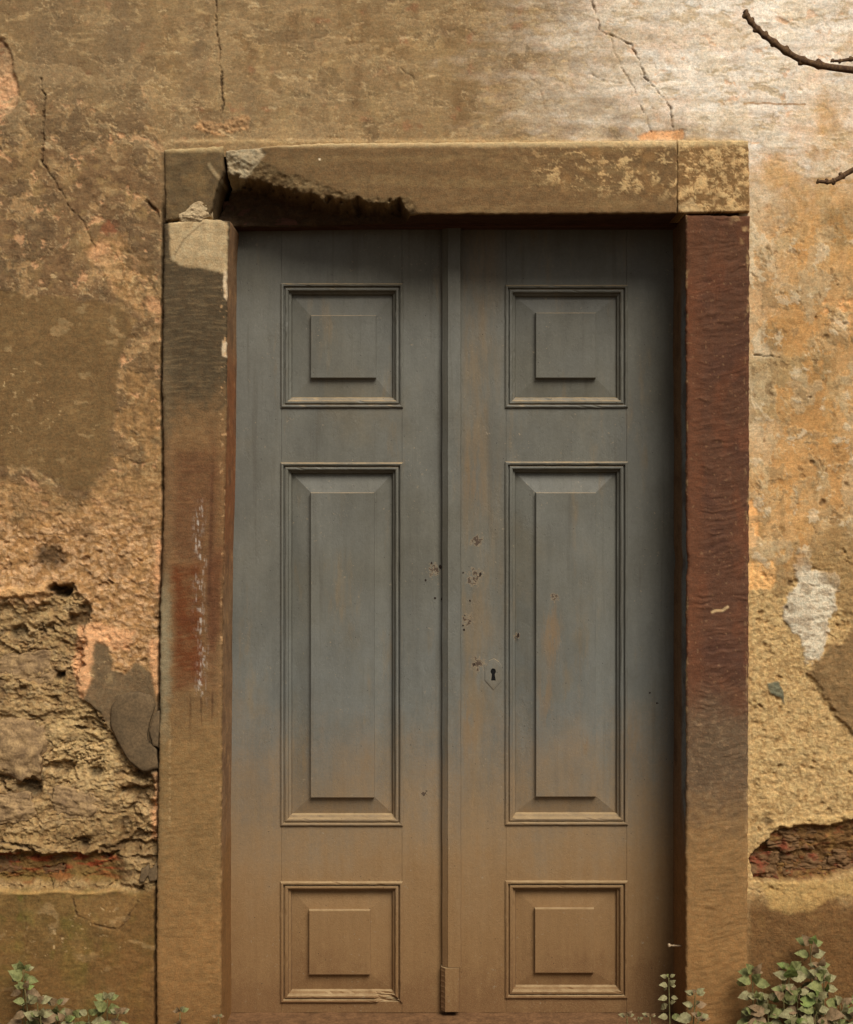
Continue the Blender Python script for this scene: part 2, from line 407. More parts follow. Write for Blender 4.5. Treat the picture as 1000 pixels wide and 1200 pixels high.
    s.mix(sand * ss(.05, -.3, sl1) * .35, C(138, 102, 56)); s.mix(sand * ss(.15, .4, sl2) * .35, C(228, 194, 134)); s.mix(sand * pz * .5, C(134, 100, 58))
    wd, wr = worley((x + 3 * n4) / 9, (y + 3 * n4) / 8, 25); hole = ss(.45, .12, wd) * (wr > .6) * ss(-.15, .45, fbm(x / 34, y / 26, 3, 108)) * (.4 + wr); s.mix(sand * hole * .45, C(128, 92, 48))
    sgr = sand * (-5 * hole + 2.8 * sl1 + 2.6 * sl2)
    s.h += sgr + sand * (-5 - 3.5 * pz + 1.6 * fbm(wx / 40, wy / 30, 5, 106, .6))
    pe = s.poly([(876, 660), (908, 655), (911, 676), (905, 690), (876, 692)], 2, .6); s.mix(pe, C(232, 178, 112)); s.h -= 2 * pe
    pe = s.poly([(876, 586), (888, 586), (888, 640), (876, 642)], 2, .5); s.mix(pe, C(230, 172, 108)); s.h -= 3 * pe
    w = s.poly([(938, 640), (948, 642), (950, 668), (976, 672), (984, 690), (972, 740), (962, 772), (948, 770), (936, 745), (920, 728), (918, 706), (936, 690)], 2.0, 1.25)
    s.h -= .8 * w * sgr; s.mix(w * .9, C(190, 172, 144)); s.mix(w * ss(-0.1, .5, s.n(16, 16, 3, 108)) * .7, C(166, 148, 118)); s.h += 4.5 * w
    s.mix(w * ss(0.25, 0.5, ridge(x / 22, y / 14, 2, 109)) * .8, C(226, 210, 178))
    br = s.poly([(946, 786), (962, 770), (1000, 740), (1100, 700), (1100, 900), (1020, 880), (986, 846), (962, 812)], 2.0, 1.3)
    s.h -= .75 * br * sgr; s.mix(br * .9, C(138, 108, 70)); s.mix(br * ss(0, .5, n12) * .5, C(116, 92, 60)); s.h += 6.0 * br - sand * br * (-4 + 0.8 * gr)
    upr = s.poly([(912, 640), (1000, 610), (1100, 620), (1100, 700), (1000, 745), (980, 690), (940, 655), (918, 700), (910, 690)], 4) * right
    s.mix(upr * .7, C(152, 120, 76)); s.h += 2 * upr
    m = s.poly([(899, 801), (912, 799), (919, 812), (921, 826), (915, 818), (903, 814)], 1.2, .3); s.mix(m, C(112, 108, 84)); s.h += 3 * m
    for (cx, cy, rr) in ((926, 685, 4.5), (923, 708, 3), (968, 394, 3), (933, 356, 2), (957, 373, 2), (992, 380, 2.5), (953, 538, 3), (965, 590, 4), (992, 568, 3.5), (947, 464, 2.5), (900, 962, 7), (915, 975, 5)):
        m = 1 - ss(rr * .5, rr * 1.2, np.hypot(wx - cx, wy - cy)); s.h -= 6 * m; s.mix(m * .6, C(70, 52, 34))
    # ---- left of the surround
    pl = 1 - ss(178, 205, x)
    rough1 = pl * ss(95, 190, y + 30 * n40 - (x - 90) * 0.2) * (1 - ss(560, 620, y))
    s.mix(rough1 * 0.75, C(118, 90, 60)); s.mix(rough1 * ss(0.0, .5, s.n(34, 42, 4, 120)) * .7, C(142, 114, 74))
    s.mix(rough1 * ss(0.15, .6, s.n(20, 26, 4, 122)) * .6, C(96, 72, 48)); s.mix(rough1 * ss(.25, .55, s.n(18, 14, 3, 124)) * .5, C(158, 128, 82))
    s.h += rough1 * (1.8 * s.n(16, 14, 4, 126) + 1.3 * ss(.1, .25, s.n(40, 34, 4, 128)) + 1.0 * ss(.05, .12, s.n(24, 20, 4, 129)))
    tan = s.poly([(98, 282), (140, 280), (172, 308), (188, 350), (192, 600), (192, 640), (-200, 640), (-200, 590), (20, 560), (60, 575), (100, 590), (132, 545), (138, 470), (148, 420), (168, 372), (140, 345), (112, 322)], 6)
    s.mix(tan * .9, C(150, 115, 72)); s.mix(tan * ss(-.05, .45, s.n(14, 20, 4, 130)) * .75, C(118, 90, 58)); s.mix(tan * ss(.15, .5, s.n(9, 14, 3, 132)) * .55, C(184, 144, 96)); s.mix(tan * ss(.1, .45, fbm(wx / 26, wy / 50, 5, 136, .65)) * .7, C(104, 84, 58))
    s.mix(tan * (1 - ss(330, 380, y)) * ss(.0, .4, s.n(10, 9, 3, 133)) * .75, C(196, 150, 102))
    s.h += tan * (-3.5 + 2.4 * s.n(9, 9, 4, 134) + 1.8 * lumps(wx / 6, wy / 5, 41))
    for (cx, cy, rr) in ((178, 357, 9), (176, 394, 5), (130, 268, 9), (120, 300, 14)):
        m = 1 - ss(-3, 3, np.hypot(wx - cx, wy - cy) - rr); s.mix(m * .7, C(210, 158, 110) if cy > 290 else C(128, 76, 50)); s.h -= 2 * m
    pan = s.poly([(-200, 338), (20, 340), (62, 350), (112, 352), (150, 368), (158, 386), (140, 420), (136, 470), (128, 540), (104, 575), (80, 578), (58, 560), (28, 545), (-200, 556)], 3, .8)
    s.mix(pan * .95, C(113, 88, 55)); s.mix(pan * ss(0, .6, s.n(50, 60, 3, 140)) * .5, C(124, 98, 62)); s.mix(pan * ss(.2, .6, s.n(30, 80, 3, 141)) * .4, C(104, 78, 50))
    s.h = s.h * (1 - pan) + pan * (2.8 + 1.5 * s.n(120, 120, 2, 142) + .25 * n4)
    # crumbling orange render
    crumb = (1 - ss(192, 200, x)) * ss(560, 640, y + 40 * n40 + 22 * hi) * (1 - ss(0, 14, y - 700 - 120 * ss(70, 180, x) + 18 * n12))
    s.mix(crumb, C(170, 128, 80)); s.mix(crumb * ss(-.1, .5, s.n(22, 20, 4, 150)) * .75, C(142, 104, 62)); s.mix(crumb * ss(.1, .5, s.n(7, 6, 3, 152)) * .6, C(210, 164, 114)); s.mix(crumb * ss(.1, .5, fbm(wx / 40, wy / 36, 5, 158, .65)) * .6, C(124, 94, 62))
    s.mix(crumb * ss(.15, .6, s.n(12, 14, 3, 154)) * .6, C(120, 88, 54))
    cr = ridge(x / 15, y / 11, 4, 156)
    wd, wr = worley(wx / 11, wy / 9, 27); chole = ss(.45, .12, wd) * (wr > .58) * ss(-.2, .4, fbm(x / 40, y / 30, 3, 109)) * (.4 + wr); s.mix(crumb * chole * .5, C(110, 78, 46))
    lm = lumps(wx / 13, wy / 10, 3); lm2 = lumps(wx / 5.2, wy / 4.6, 4)
    s.mix(crumb * ss(.1, .4, lm2) * .5, C(220, 178, 132)); s.mix(crumb * ss(.0, -.3, lm) * .35, C(126, 92, 56))
    s.h += crumb * (-6 + 5.5 * fbm(wx / 26, wy / 18, 5, 157, .6) + 3.2 * lm * ss(-.2, .4, n40) - 6.5 * chole + 4.0 * lm2 + 1.6 * cr + 2.4 * hi2 + 14 * ss(660, 690, y) * (1 - ss(60, 120, x)))
    # lost render: rubble core
    qx = x + 16 * fbm(x / 40, y / 40, 6, 159, .68); qy = y + 16 * fbm(x / 40, y / 40, 6, 161, .68)
    core = (1 - ss(182, 198, x)) * (1 - ss(-4, 6, sdpoly(qx, qy, [(-250, 700), (0, 712), (24, 704), (48, 712), (64, 700), (84, 690), (104, 716), (92, 776), (98, 812), (118, 838), (135, 862), (150, 890), (172, 905), (192, 930), (204, 1000), (200, 1046), (-250, 1046)])))
    s.mix(core, C(160, 128, 84)); s.mix(core * ss(-.1, .4, fbm(wx / 46, wy / 26, 5, 160, .62)) * .8, C(128, 99, 64)); s.mix(core * ss(.0, .4, fbm(wx / 34, wy / 18, 5, 162, .62)) * .75, C(190, 158, 110))
    s.mix(core * ss(.12, .4, fbm(wx / 22, wy / 14, 5, 164, .65)) * .75, C(100, 78, 52)); s.mix(core * ss(.2, .5, fbm(wx / 14, wy / 9, 4, 166, .65)) * .6, C(172, 150, 112))
    s.mix(core * ss(.05, .4, fbm(x / 80, y / 60, 3, 168)) * .55, C(112, 88, 60)); s.mix(core * ss(930, 985, y + 30 * n40) * .5, C(138, 108, 66))
    s.mix(core * s.poly([(60, 845), (96, 815), (120, 850), (140, 880), (120, 930), (62, 905)], 8) * .6, C(200, 168, 114))
    rub = 1 - np.abs(noise(x / 46, y / 24, 170)) * 2
    dip = fbm(x / 34, (y + 0.5 * x) / 20, 4, 171)
    big = lumps((x + 10 * n40) / 58, (y + 8 * n40) / 40, 9)
    s.mix(core * ss(.0, .4, lm2) * .3, C(206, 172, 114)); s.mix(core * ss(-.1, -.35, big) * .5, C(120, 88, 50))
    strat = fbm(wx / 70, (wy + .25 * wx) / 16, 6, 177, .66); s.mix(core * ss(.05, .4, strat) * .45, C(194, 162, 114)); s.mix(core * ss(-.1, -.45, strat) * .5, C(104, 80, 54))
    jag = np.abs(fbm(wx / 30, wy / 14, 5, 178, .62))
    hol = ss(.18, .5, fbm((x + 8 * n12) / 62, (y + 8 * n12) / 34, 4, 181, .55)); s.mix(core * hol * .45, C(92, 70, 46))
    s.h += core * (-20 + 20 * big + 17 * fbm(wx / 84, wy / 54, 5, 172, .6) - 26 * hol + 8 * strat - 9 * ss(.07, .0, jag) * ss(-.1, .3, n40) + 3 * lm * ss(-.1, .4, n12) - 5 * chole + 3.6 * lm2 + 3.2 * hi2)
    terr = s.n(55, 24, 4, 175) * 2.2; tr = terr - np.floor(terr)                 # broken ledges
    s.h += core * 4 * (tr - .5); s.mix(core * (1 - ss(.0, .12, tr)) * .55, C(96, 68, 40))
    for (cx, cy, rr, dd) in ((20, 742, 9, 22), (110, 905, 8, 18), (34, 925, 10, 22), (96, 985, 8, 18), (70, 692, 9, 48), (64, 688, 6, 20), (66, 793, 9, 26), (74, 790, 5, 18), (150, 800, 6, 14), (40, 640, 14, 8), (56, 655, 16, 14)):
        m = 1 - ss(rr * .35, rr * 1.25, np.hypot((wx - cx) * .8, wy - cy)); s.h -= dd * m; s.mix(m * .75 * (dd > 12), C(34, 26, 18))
    shadowlip = s.poly([(-250, 686), (30, 690), (60, 684), (56, 697), (24, 701), (-250, 699)], 3, .8); s.h += 12 * shadowlip; s.mix(shadowlip * .8, C(212, 164, 108))
    # pink scars beside the jamb
    for pts in ([(182, 636), (192, 630), (190, 715), (180, 690)], [(174, 752), (189, 748), (187, 815), (180, 800)], [(92, 820), (84, 772), (90, 735), (118, 728), (156, 742), (150, 762), (112, 756), (104, 790), (108, 820)], [(180, 905), (188, 903), (186, 990), (176, 985)]):
        m = s.poly(pts, 3, .6); s.mix(m * .85, C(220, 164, 114)); s.h += 2.5 * m + 3 * m * n12
    gp = s.poly([(112, 752), (126, 758), (132, 786), (146, 790), (160, 775), (178, 790), (186, 830), (186, 905), (160, 898), (140, 868), (118, 838), (96, 820), (108, 796)], 2.2, .35)
    s.mix(gp * .95, C(108, 88, 62)); s.mix(gp * ss(0, .5, n12) * .4, C(92, 74, 52)); s.h = s.h * (1 - gp) + gp * (-3 + .8 * n12)
    # eroded course with red brick dust above the plinth
    ero = (1 - ss(125, 150, x)) * ss(998, 1004, wy) * (1 - ss(1030, 1038, wy))
    s.mix(ero, C(122, 92, 50)); s.mix(ero * ss(-.05, .35, s.n(24, 7, 3, 180)) * .85, C(140, 62, 34)); s.mix(ero * ss(1018, 1032, y) * .5, C(122, 100, 50)); s.h -= 26 * ero
    lip = s.poly([(-250, 985), (40, 988), (90, 1000), (130, 985), (150, 1005), (60, 1005), (-250, 1001)], 2.5, .7); s.h += 12 * lip
    # left plinth
    pln = (1 - ss(184, 190, x)) * ss(1040, 1049, y + 4 * s.n(30, 30, 3, 184))
    s.mix(pln, C(108, 84, 46)); s.mix(pln * ss(-.05, .5, s.n(50, 60, 4, 186)) * .8, C(106, 94, 44)); s.mix(pln * ss(.1, .55, s.n(26, 40, 4, 188)) * .55, C(132, 104, 60))
    s.mix(pln * ss(.3, .7, s.n(20, 30, 4, 190)) * .6, C(96, 92, 36)); s.mix(pln * ss(100, 160, x) * .55, C(114, 82, 46))
    pt = s.poly([(84, 1052), (162, 1050), (156, 1072), (140, 1090), (112, 1086), (88, 1068)], 2, .5) * pln; s.mix(pt * .6, C(134, 102, 60)); s.h += 1.6 * pt
    s.h = s.h * (1 - pln) + pln * (4 + 2.0 * s.n(60, 70, 3, 192) + 1.0 * s.n(9, 7, 3, 194) + .5 * n4)
    ledge = (1 - ss(110, 170, x)) * np.exp(-((y - 1045 - 3 * noise(x / 40, x * 0, 195)) / 2.2) ** 2); s.mix(ledge * .8, C(176, 140, 84)); s.h += 4 * ledge
    # lower right: broken brick pocket and plinth
    pr = right * ss(1034, 1072, y + 12 * n40 + 8 * hi)
    s.mix(pr, C(122, 90, 54)); s.mix(pr * ss(0, .5, s.n(34, 30, 4, 200)) * .6, C(104, 74, 42)); s.mix(pr * ss(.2, .6, s.n(24, 16, 4, 202)) * .45, C(146, 112, 66))
    s.h = s.h * (1 - pr) + pr * (3 + 1.6 * s.n(30, 26, 3, 204) + 1.4 * s.n(8, 7, 3, 206) + .5 * n4)
    lp = s.poly([(890, 1036), (986, 1030), (1100, 1020), (1100, 1046), (988, 1050), (950, 1066), (925, 1072), (905, 1062)], 3, .7); s.mix(lp * .85, C(186, 150, 92)); s.h += lp * (1 + 2 * n12)
    pk = s.poly([(878, 1008), (890, 996), (908, 978), (930, 968), (962, 968), (1000, 962), (1100, 958), (1100, 1018), (990, 1022), (962, 1030), (920, 1034), (886, 1032)], 2.2, .7) * right
    s.mix(pk, C(116, 84, 48)); s.mix(pk * ss(.1, .5, s.n(18, 8, 3, 210)) * .6, C(132, 70, 40)); s.mix(pk * ss(.05, .5, s.n(12, 12, 3, 212)) * .6, C(150, 114, 62))
    s.h += pk * (-38 + 10 * s.n(24, 14, 4, 214) + 6 * ridge(x / 14, y / 9, 3, 216)) + 16 * pk * (1 - ss(985, 1003, y)) - 12 * pk * (1 - ss(884, 920, x))
    rl = s.poly([(900, 972), (940, 958), (1000, 952), (1100, 948), (1100, 958), (960, 968), (925, 971)], 2.5, .7) * right; s.h += 6 * rl; s.mix(rl * .5, C(206, 170, 110))
    # ---- scars above the lintel and at the frame edges
    m = s.poly([(223, 152), (236, 142), (262, 143), (270, 136), (292, 134), (292, 150), (262, 160), (240, 154)], 2, .5); s.mix(m * .85, C(182, 138, 92)); s.h += m * (2 + 5 * n4 * 1.0 + 3 * n12)
    m = s.poly([(-60, 40), (0, 44), (12, 62), (16, 92), (22, 118), (14, 132), (0, 138), (-60, 140)], 2.5, .7); s.mix(m, C(198, 152, 110)); s.mix(m * (1 - ss(60, 96, y)) * .8, C(100, 72, 48)); s.h += m * (-10 + 5 * n12 + 2 * n4)
    m = s.poly([(746, 158), (762, 152), (800, 153), (802, 164), (748, 164)], 1.5, .4); s.mix(m * .9, C(226, 164, 108)); s.h -= 2 * m
    # dust band where plaster meets the surround
    m = np.exp(-((y - 166) / 3.0) ** 2) * ss(190, 205, x) * (1 - ss(870, 880, x)); s.mix(m * .55, C(190, 160, 112)); s.h += 2 * m
    # cracks
    cwx = x + 3.0 * fbm(x / 13, y / 13, 4, 230, .65); cwy = y + 3.0 * fbm(x / 13, y / 13, 4, 233, .65)
    cvar = np.clip(.75 + 1.1 * fbm(x / 14, y / 14, 4, 236, .6), .15, 2.0)
    def crack(pts, w, depth, dark=.85):
        d = sdline(cwx, cwy, pts); w2 = w * cvar
        m = (1 - ss(w2 * .35, w2 * 1.25 + .25, d)) * np.clip(cvar * 1.3, 0, 1); s.h -= depth * m; s.mix(m * dark, C(62, 45, 30))
        e = (1 - ss(w * 1.2, w * 5, d)) * (1 - m) * ss(.9, 1.3, cvar); s.h += 1.0 * e; s.mix(e * .3, C(196, 166, 118))
    crack([(251, -40), (254, 30), (257, 62), (259, 90), (262, 120), (258, 140)], 1.3, 8)
    crack([(690, -20), (699, 15), (705, 37), (722, 44), (740, 52), (751, 72), (754, 88), (772, 108), (785, 124), (788, 152)], 1.0, 6, .65)
    crack([(716, 46), (728, 78), (741, 98), (750, 120), (764, 155)], .8, 4, .5)
    crack([(690, 86), (712, 96), (728, 96)], .7, 3, .4)
    crack([(48, 92), (52, 120), (50, 160), (50, 190)], 1.4, 9, .6)
    crack([(50, 190), (64, 212), (80, 240), (98, 262), (112, 290)], .9, 5, .5)
    crack([(84, 1054), (92, 1072), (112, 1084), (138, 1090), (148, 1080), (162, 1056)], 1.0, 5, .6)
    crack([(0, 988), (28, 992), (44, 1002)], 1.6, 8); crack([(30, 1050), (31, 1120)], .7, 3, .3)
    crack([(884, 416), (900, 418), (914, 418)], 1.2, 6, .7); crack([(876, 1040), (892, 1046)], .9, 4, .4)
    crack([(172, 236), (182, 246), (186, 256)], 2.0, 10, .7); crack([(104, 850), (128, 858), (150, 884), (166, 904)], 1.4, 7, .6)
    crack([(470, 80), (484, 90), (488, 104)], .7, 3, .35); crack([(620, 90), (632, 100), (640, 130)], .6, 2, .3)
    d = sdline(x, y + 1.5 * noise(x / 12, y * 0, 240), [(872, 121), (944, 122)]); s.mix((1 - ss(.6, 1.6, d)) * .8, C(150, 108, 62))
    # joint between plaster and left jamb / block
    d = sdline(x + 1.5 * noise(x * 0, y / 12, 241), y, JL); m = (1 - ss(1.6, 4.2, d)) * ss(225, 260, y); s.h -= 26 * m; s.mix(m * .8, C(40, 30, 20))
    # plaster skin nicks, scratches and dots
    keep = 1 - np.maximum.reduce([core, sand, crumb * .6])
    zone1 = ss(.1, .5, s.n(90, 70, 3, 249)); nick = ss(.50, .60, fbm(wx / 8, wy / 5, 3, 250)) * zone1; s.mix(nick * keep * .6, C(196, 166, 118)); s.h -= .8 * nick * keep
    nick = ss(.55, .68, fbm(wx / 5, wy / 6, 3, 255)) * ss(.0, .5, s.n(60, 60, 3, 256)); s.mix(nick * keep * .5, C(84, 62, 40)); s.h -= 1.2 * nick * keep
    scr = ss(.62, .74, ridge(wx / 60, wy / 26, 2, 258)) * ss(.15, .4, s.n(40, 40, 2, 259)) * keep; s.mix(scr * .35, C(180, 150, 104)); s.h += .7 * scr
    pale = ss(.25, .7, fbm(wx / 30, wy / 11, 5, 262, .65)) * (1 - right) * (1 - ss(140, 170, y)); s.mix(pale * .55, C(178, 150, 104))
    # thin coats with crisp broken edges
    smooth_zone = (1 - np.maximum.reduce([core, sand, crumb, pan, gp, pk])) * (1 - pln) * (1 - pr)
    def coat(m0, thr, sx, sy, seed, col, k, lift, gain=.62):
        f = fbm((x + 10 * n40) / sx, (y + 10 * n40) / sy, 7, seed, gain)
        m = ss(thr, thr + .035, f) * m0; s.mix(m * k, col); s.h += lift * m
        e = ss(thr - .03, thr, f) * (1 - ss(thr, thr + .03, f)) * m0; s.mix(e * .35 * (k > .3), C(196, 168, 122))
    lz = smooth_zone * (1 - ss(180, 200, x)) * ss(60, 160, y)
    coat(lz, .12, 70, 60, 700, C(100, 80, 56), .55, 1.6); coat(lz, .26, 40, 46, 705, C(168, 134, 90), .6, -1.8); coat(lz, .36, 24, 20, 710, C(196, 148, 104), .65, -2.2)
    tz = smooth_zone * (1 - ss(170, 178, y)) * (1 - cream)
    coat(tz, .16, 90, 34, 715, C(158, 132, 94), .45, .9); coat(tz, .30, 60, 50, 720, C(114, 92, 64), .5, -1.0); coat(tz, .46, 26, 14, 725, C(186, 160, 118), .6, -1.2)
    cz = smooth_zone * cream
    coat(cz, .14, 80, 26, 730, C(222, 202, 170), .5, .8); coat(cz, .30, 44, 22, 735, C(178, 152, 112), .6, -1.2); coat(cz, .42, 30, 16, 740, C(214, 168, 128), .6, -1.2)
    oz = smooth_zone * right * ss(210, 290, y)
    coat(oz, .06, 60, 90, 746, C(190, 140, 82), .6, -.8); coat(oz, .16, 46, 60, 745, C(184, 162, 124), .5, 1.0); coat(oz, .24, 30, 40, 750, C(156, 128, 88), .65, 1.4); coat(oz, .34, 26, 24, 755, C(206, 184, 148), .65, .9); coat(oz, .40, 18, 18, 760, C(128, 98, 62), .6, -2.0)
    # earth splashed up from the ground
    mud = ss(1010, 1190, y + 45 * n40 + 14 * n12); s.mix(mud * .55, C(112, 78, 42))
    s.g = np.clip(s.g + .75 * np.maximum.reduce([core, sand, crumb, pk * 1.0, rough1 * .35, tan * .6]) + .12 * pln + .15 * pr - .14 * pan - .2 * gp, .08, 1.1)
    s.mul((1 + .12 * n40 + .16 * hi + .10 * hi2 * (1 - .5 * pan)) * (1 - .0))
    s.c = np.clip(s.c, 0.004, 0.85)
    return s

def build_wall():
    root = empty('house_wall', (0, 0.1, -0.15))
    tag(root, 'weathered house wall of peeling tan plaster around the grey door', 'wall', kind='thing')
    st = 1.2
    def axis(a, b, lo, hi):
        core = np.arange(a, b + st, st)
        def ext(n, L): return st * np.cumsum(1.12 ** np.arange(1, n + 1))
        lows = a - np.array([q for q in ext(80, 0) if a - q > lo]); highs = core[-1] + np.array([q for q in ext(80, 0) if core[-1] + q < hi])
        return np.concatenate([[lo], lows[::-1], core, highs, [hi]])
    ax = axis(-40, 1040, -1500, 2500); ay = axis(-30, 1225, -900, 1262)
    gx, gy = np.meshgrid(ax, ay); ny, nx = gx.shape
    idx = np.arange(nx * ny).reshape(ny, nx)
    cx = (gx[:-1, :-1] + gx[1:, 1:]) / 2; cy = (gy[:-1, :-1] + gy[1:, 1:]) / 2
    keep = ~((cx > 202) & (cx < 866) & (cy > 184))
    F = np.stack([idx[:-1, :-1], idx[1:, :-1], idx[1:, 1:], idx[:-1, 1:]], -1)[keep]
    used = np.zeros(nx * ny, bool); used[F.ravel()] = True
    remap = np.cumsum(used) - 1
    px, py = gx.ravel()[used], gy.ravel()[used]
    s = wall_fields(px, py)
    V = np.stack([(px - 500) * S, -s.h / 1000.0, CZ + (600 - py) * S], -1)
    me = build_mesh('plaster_face', V, remap[F], s.c, True, s.g)
    link('plaster_face', me, M_WALL, root)
    # masonry behind the plaster
    bm = bmesh.new()
    for (x0, x1, z0, z1) in ((-5.0, -0.80, -0.16, 5.2), (0.98, 7.5, -0.16, 5.2), (-0.80, 0.98, 2.55, 5.2)):
        bmesh.ops.create_cube(bm, size=1, matrix=Matrix.Translation(((x0 + x1) / 2, 0.31, (z0 + z1) / 2)) @ Matrix.Diagonal((x1 - x0, 0.42, z1 - z0, 1)))
    me = bpy.data.meshes.new('masonry_core'); bm.to_mesh(me); bm.free(); link('masonry_core', me, M_RUBBLE, root)
    return root, s
wall, _ = build_wall()

# ------------------------------------------------------------------ rough lumps (bricks, stones, flakes) set in the wall
def lump(name, px0, py0, px1, py1, d_back, d_front, mat, parent, seed, rnd=0.2, rough=0.12, rot=0.0, label=None):
    """broken block filling a pixel rectangle of the wall, faceted and chipped"""
    bm = bmesh.new(); bmesh.ops.create_cube(bm, size=1)
    bmesh.ops.subdivide_edges(bm, edges=bm.edges, cuts=24, use_grid_fill=True)
    w, h = (px1 - px0) * S, (py1 - py0) * S; dp = d_back - d_front
    c = Vector((((px0 + px1) / 2 - 500) * S, (d_back + d_front) / 2, CZ + (600 - (py0 + py1) / 2) * S))
    q = np.array([v.co[:] for v in bm.verts]) * 2
    sph = q / np.linalg.norm(q, axis=1)[:, None] * 1.15; q = q + (sph - q) * rnd
    ux = q[:, 0] * w / .1 + seed * 5.1 + q[:, 1] * .5; uz = q[:, 2] * h / .1 - seed * 3.7 + q[:, 1] * .4
    n = fbm(ux * 1.2, uz * 1.2, 3, 300) * rough + (.30 * fbm(ux * 5, uz * 7, 5, 310, .7)) * rough
    q = q * (1 + n)[:, None]; q[:, 1] += rough * (.7 * fbm(ux * 2.5, uz * 5, 5, 320, .68) + .5 * ridge(ux * 3, uz * 5, 3, 330) + .25 * lumps(ux * 16, uz * 16, 7))
    for v, p in zip(bm.verts, q): v.co = Vector((p[0] * w / 2, p[1] * dp / 2, p[2] * h / 2))
    bm.transform(Matrix.Translation(c) @ Matrix.Rotation(rot, 4, 'Y'))
    me = bpy.data.meshes.new(name); bm.to_mesh(me); bm.free()
    o = link(name, me, mat, parent, True)
    if label: o['label'] = label
    return o

for (a, b, c2, d2, db, df, sd) in ((866, 1002, 914, 1033, .10, .028, 1), (912, 1003, 968, 1028, .10, .034, 2), (966, 999, 1022, 1022, .10, .030, 3), (904, 972, 958, 998, .10, .022, 4), (1022, 992, 1072, 1016, .10, .03, 5)):
    lump('brick', a, b, c2, d2, db, df, M_BRICK, wall, sd, .12, .34)
for (a, b, c2, d2, db, df, sd) in ((-34, 1003, 16, 1026, .09, .043, 6), (12, 1006, 70, 1028, .09, .047, 7), (66, 1007, 128, 1029, .09, .045, 8)):
    lump('brick', a, b, c2, d2, db, df, M_BRICK, wall, sd, .12, .34)
for (a, b, c2, d2, db, df, sd, ro) in ((-24, 842, 52, 914, .10, -.002, 11, .12), (-10, 764, 62, 806, .10, .008, 12, -.1), (58, 925, 120, 962, .10, .006, 13, .2), (-30, 930, 40, 968, .10, .006, 15, -.06)):
    lump('stone', a, b, c2, d2, db, df, M_RUBBLE, wall, sd, .5, .16, ro)

def flake(name, pts, d0, d1, thick, seed, parent, mat, bow=0.006):
    """thin curling sheet of render with a broken outline"""
    bm = bmesh.new()
    xs = [p[0] for p in pts]; ys = [p[1] for p in pts]; cx, cy = sum(xs) / len(xs), sum(ys) / len(ys)
    dense = []
    for i, p in enumerate(pts):
        q = pts[(i + 1) % len(pts)]
        for t in (0, .33, .66): dense.append((p[0] + (q[0] - p[0]) * t + rng.uniform(-.8, .8), p[1] + (q[1] - p[1]) * t + rng.uniform(-.8, .8)))
    rings = []
    for r in (0.0, .35, .7, .93, 1.0):
        row = []
        for (x, y) in dense:
            u = cx + (x - cx) * r; v = cy + (y - cy) * r
            t = (v - min(ys)) / (max(ys) - min(ys)); uu = (u - min(xs)) / (max(xs) - min(xs))
            d = d0 + (d1 - d0) * t - bow * math.sin(math.pi * min(max(uu, 0), 1)) + (.003 if r == 1.0 else 0)
            row.append(bm.verts.new(((u - 500) * S, d, CZ + (600 - v) * S)))
            if r == 0.0: break
        rings.append(row)
    back = [bm.verts.new(v.co + Vector((0, thick, 0))) for v in rings[-1]]; rings.append(back)
    n = len(dense)
    for i in range(n): bm.faces.new((rings[0][0], rings[1][i], rings[1][(i + 1) % n]))
    for a, b in zip(rings[1:-1], rings[2:]):
        for i in range(n): bm.faces.new((a[i], b[i], b[(i + 1) % n], a[(i + 1) % n]))
    bm.faces.new(back)
    bmesh.ops.recalc_face_normals(bm, faces=bm.faces)
    me = bpy.data.meshes.new(name); bm.to_mesh(me); bm.free()
    return link(name, me, mat, parent, True)

flake('render_flake', [(131, 828), (140, 815), (160, 810), (176, 814), (183, 826), (175, 850), (173, 866), (184, 878), (186, 900), (170, 904), (152, 892), (138, 868), (129, 846)], -.004, -.012, .010, 1, wall, M_FLAKE)
flake('render_flake', [(176, 856), (182, 836), (187, 832), (187, 876), (180, 874)], -.006, -.012, .01, 2, wall, M_FLAKE, .002)
flake('render_flake', [(166, 1018), (174, 1014), (176, 1022), (170, 1034), (164, 1034)], -.004, -.008, .012, 3, wall, M_FLAKE, .003)
flake('render_flake', [(172, 1024), (184, 1010), (187, 1030), (176, 1034)], -.002, -.004, .012, 4, wall, M_FLAKE, .002)

# ------------------------------------------------------------------ stone surround
surround = empty('stone_door_surround', (0, -0.01, -0.15))
tag(surround, 'worn brown sandstone door surround with a broken lintel', 'door frame', kind='thing')

def interp(pts):
    ts = np.array([p[0] for p in pts], float); vs = np.array([p[1] for p in pts], float)
    return lambda t: np.interp(t, ts, vs)

